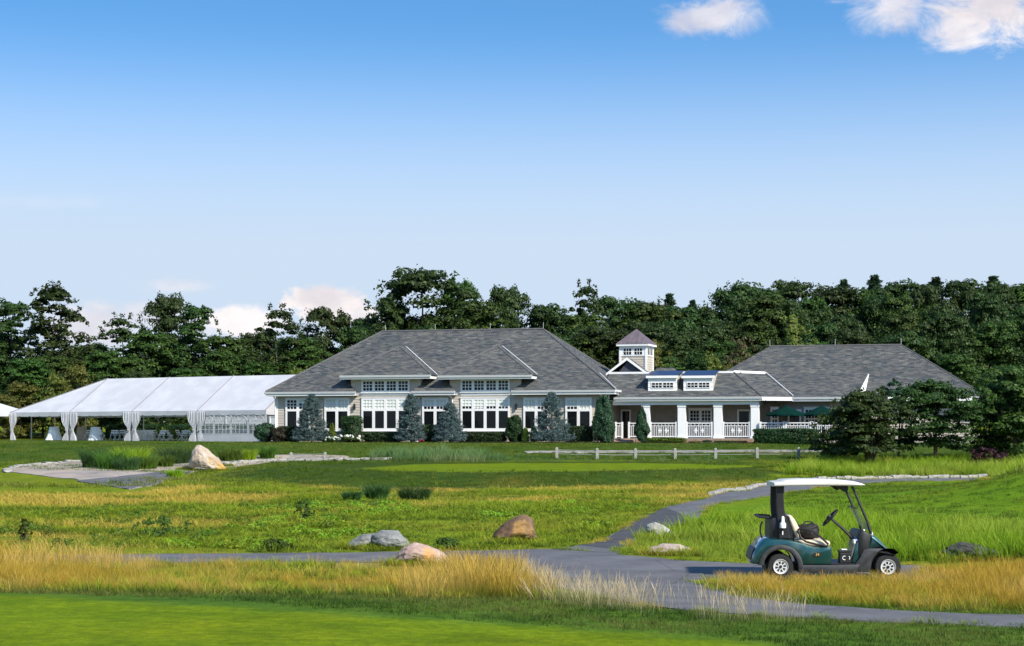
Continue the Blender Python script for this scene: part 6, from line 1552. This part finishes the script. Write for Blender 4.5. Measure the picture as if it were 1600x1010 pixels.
for s_ in (-1, 1): crowned([(.76, .56), (.76, .625), (.85, .64), (1.15, .635), (1.245, .62), (1.26, .585), (1.24, .54), (1.0, .535)], .245, .03, s_ * .25).build('seat_cushion', CREAM, cart, smooth=45)
well = [(.30, .64), (.305, .97), (.36, .99), (.44, .98), (.55, 1.0), (.66, .70), (.70, .63)]
crowned(well, .46, .02).build('bag_well', BLK, cart, smooth=40)
MB().tube([(.14, -.36, 1.005), (.24, -.36, 1.0), (.38, -.36, .99)], .022, 7).tube([(.14, .36, 1.005), (.24, .36, 1.0), (.38, .36, .99)], .022, 7).tube([(.14, -.38, 1.005), (.14, .38, 1.005)], .022, 7).build('bag_rack', BLK, cart, smooth=40)
MB().tube([(.185, -.34, .93), (.16, -.34, .86), (.155, -.34, .77), (.185, -.34, .66)], .016, 7).build('rear_handle', BLK, cart, smooth=40)
MB().slab([(.0, -.44, .30), (-.015, -.44, .33), (.02, -.44, .46), (.06, -.44, .52), (.08, -.44, .50), (.04, -.44, .42)], (0, .88, 0)).build('rear_bumper', BLK, cart, bevel=.01)
bt = MB().lathe([(.0, 0), (.050, 0), (.052, .06), (.045, .075), (.026, .10), (.024, .165), (.018, .185), (.0, .19)], (.495, -.545, .835), n=14).build('sand_bottle', WPL, cart, smooth=40)
MB().box(.485, .50, -.560, -.540, .725, .785).build('bottle_strap', WPL, bt)
stw = MB(); cx, cz = 1.285, .99; tilt = R(48)
ring = [(cx + .165 * math.cos(a) * math.cos(tilt), -.27 + .165 * math.sin(a), cz + .165 * math.cos(a) * math.sin(tilt)) for a in np.linspace(0, 2 * math.pi, 29)]
stw.tube(ring, .017, 7, caps=False); sw_ = stw.build('steering_wheel', BLK, cart, smooth=50)
for a in (0, 2.1, 4.2): MB().tube([(cx, -.27, cz), (cx + .16 * math.cos(a) * math.cos(tilt), -.27 + .16 * math.sin(a), cz + .16 * math.cos(a) * math.sin(tilt))], .013, 6).build('spoke', BLK, sw_)
MB().tube([(cx + .02, -.27, cz - .02), (cx - .04, -.27, cz + .03)], [.05, .035], 10).build('hub', BLK, sw_)
MB().tube([(cx + .02, -.27, cz - .02), (1.50, -.27, .80), (1.70, -.27, .60)], [.022, .024, .03], 8).build('steering_column', BLK, cart, smooth=40)
MB().box(1.66, 1.70, -.50, -.30, .62, .66).box(1.655, 1.70, -.28, -.10, .63, .68).build('cup_holder', BLUEP, cart, bevel=.01)
MB().box(1.625, 1.655, -.52, -.36, .585, .65).build('score_card', WPL, cart, bevel=.006)
MB().tube([(xr, -.5, zwh), (xr, .5, zwh)], .03, 8).build('rear_axle', BLK, cart); MB().tube([(xf, -.5, zwh), (xf, .5, zwh)], .025, 8).build('front_axle', BLK, cart)
MB().box(.25, 2.05, -.28, .28, .13, .235).build('chassis', BLK, cart)
# number badge
MB().lathe([(.0, 0), (.062, 0), (.062, .006), (.0, .007)], (0, 0, 0), 'y', 24)
bd = MB(); bd.loft([[(1.04 + .068 * math.cos(a), -HWB - .004 - o, .412 + .032 * math.sin(a)) for a in np.linspace(0, 2 * math.pi, 25)[:-1]] for o in (0, .006)]); bdg = bd.build('number_badge', BLK, cart)
tx = bpy.data.curves.new('number', 'FONT'); tx.body = '34'; tx.size = .062; tx.extrude = .001; tx.align_x = 'CENTER'; tx.align_y = 'CENTER'
tmp = bpy.data.objects.new('number', tx); me = bpy.data.meshes.new_from_object(tmp); me.materials.clear(); me.materials.append(ORANGE)
nb_ = obj('number', me, bdg); nb_.location = (1.04, -HWB - .0125, .412); nb_.rotation_euler = (R(90), 0, 0); bpy.data.objects.remove(tmp)
# wheels
def wheel(x, s_):
    y0 = s_ * .455; wh = MB().lathe([(.118, -.085), (.155, -.092), (.195, -.085), (.212, -.055), (.215, 0), (.212, .055), (.195, .085), (.155, .092), (.118, .085)], (x, y0, zwh), 'y', 36).build('wheel', RUB, cart, smooth=50)
    yo = y0 + s_ * .090
    MB().lathe([(.0, s_ * .0), (.10, s_ * .0), (.117, s_ * .018), (.122, s_ * .01), (.122, -s_ * .06), (0, -s_ * .06)], (x, yo, zwh), 'y', 36).build('rim', ALLOY, wh, smooth=40)
    MB().lathe([(.0, s_ * .0), (.026, s_ * .0), (.022, s_ * .016), (.0, s_ * .018)], (x, yo + s_ * .001, zwh), 'y', 14).build('hub_cap', BLK, wh)
    for k in range(8):
        a = k * math.pi / 4 + .2; ca_, sa_ = math.cos(a), math.sin(a); P_ = []
        for rr_, hw2 in ((.045, .010), (.085, .020)):
            for q_ in (-1, 1): P_.append((x + rr_ * ca_ - q_ * hw2 * sa_, yo + s_ * .0015, zwh + rr_ * sa_ + q_ * hw2 * ca_))
        MB().slab([P_[0], P_[1], P_[3], P_[2]], (0, s_ * .002, 0)).build('rim_slot', BLK, wh)
for x in (xr, xf):
    for s_ in (-1, 1): wheel(x, s_)
# things carried on the cart
def cart_pt(x, y, z):
    c_, s_ = math.cos(R(-2.5)), math.sin(R(-2.5)); return Vector((CX + (x * c_ - y * s_) * CS, CY + (x * s_ + y * c_) * CS, cart.location.z + z * CS))
bm = bmesh.new(); bmesh.ops.create_icosphere(bm, subdivisions=4, radius=1.0)
from mathutils import noise as mnoise
for v in bm.verts:
    c = v.co; n_ = mnoise.noise(c * 2.1 + Vector((3, 1, 7))) * .22 + mnoise.noise(c * 5.0) * .07
    sx = abs(c.x) ** .7 * (1 if c.x > 0 else -1); v.co = Vector((sx * .165 * (1 + n_), c.y * .20 * (1 + n_), (abs(c.z) ** .75 * (1 if c.z > 0 else -1)) * .125 * (1 + n_ * 1.2)))
for f in bm.faces: f.smooth = True
me = bpy.data.meshes.new('bag'); bm.to_mesh(me); bm.free(); me.materials.append(CANVAS)
bagE = empty('black_bag', cart_pt(.945, -.22, .64), R(-2.5), 'soft black nylon bag lying on the cream seat of the golf cart', 'bag'); bagE.scale = (CS, CS, CS)
bo = obj('bag_body', me, bagE); bo.location = (0, 0, .125)
MB().tube([(-.12, -.02, .22), (-.05, -.03, .285), (.05, -.03, .28), (.11, -.02, .21)], .012, 6).build('bag_handle', CANVAS, bagE, smooth=40)
MB().box(-.06, .02, -.205, -.195, .10, .16).build('bag_pocket', BLK, bagE, bevel=.004)
coE = empty('cooler_box', cart_pt(1.50, -.40, .27), R(-2.5), 'small black cooler box with a white mark on the golf cart floor', 'cooler'); coE.scale = (CS, CS, CS)
MB().box(-.095, .095, -.10, .10, 0, .17).build('cooler_body', BLK, coE, bevel=.012); MB().box(-.10, .10, -.105, .105, .173, .205).build('lid', BLK, coE, bevel=.01)
MB().box(-.06, .03, -.06, .04, .208, .225).build('towel', WPL, coE, bevel=.006)
mk = MB()
for a0, a1, r_, ox in ((60, 300, .030, -.02), (-50, 60, .030, .035)):
    pts_ = [(ox + r_ * math.cos(math.radians(a)), -.103, .085 + r_ * math.sin(math.radians(a))) for a in np.linspace(a0, a1, 12)]; mk.tube(pts_, .0065, 5)
mk.build('logo', WPL, coE)
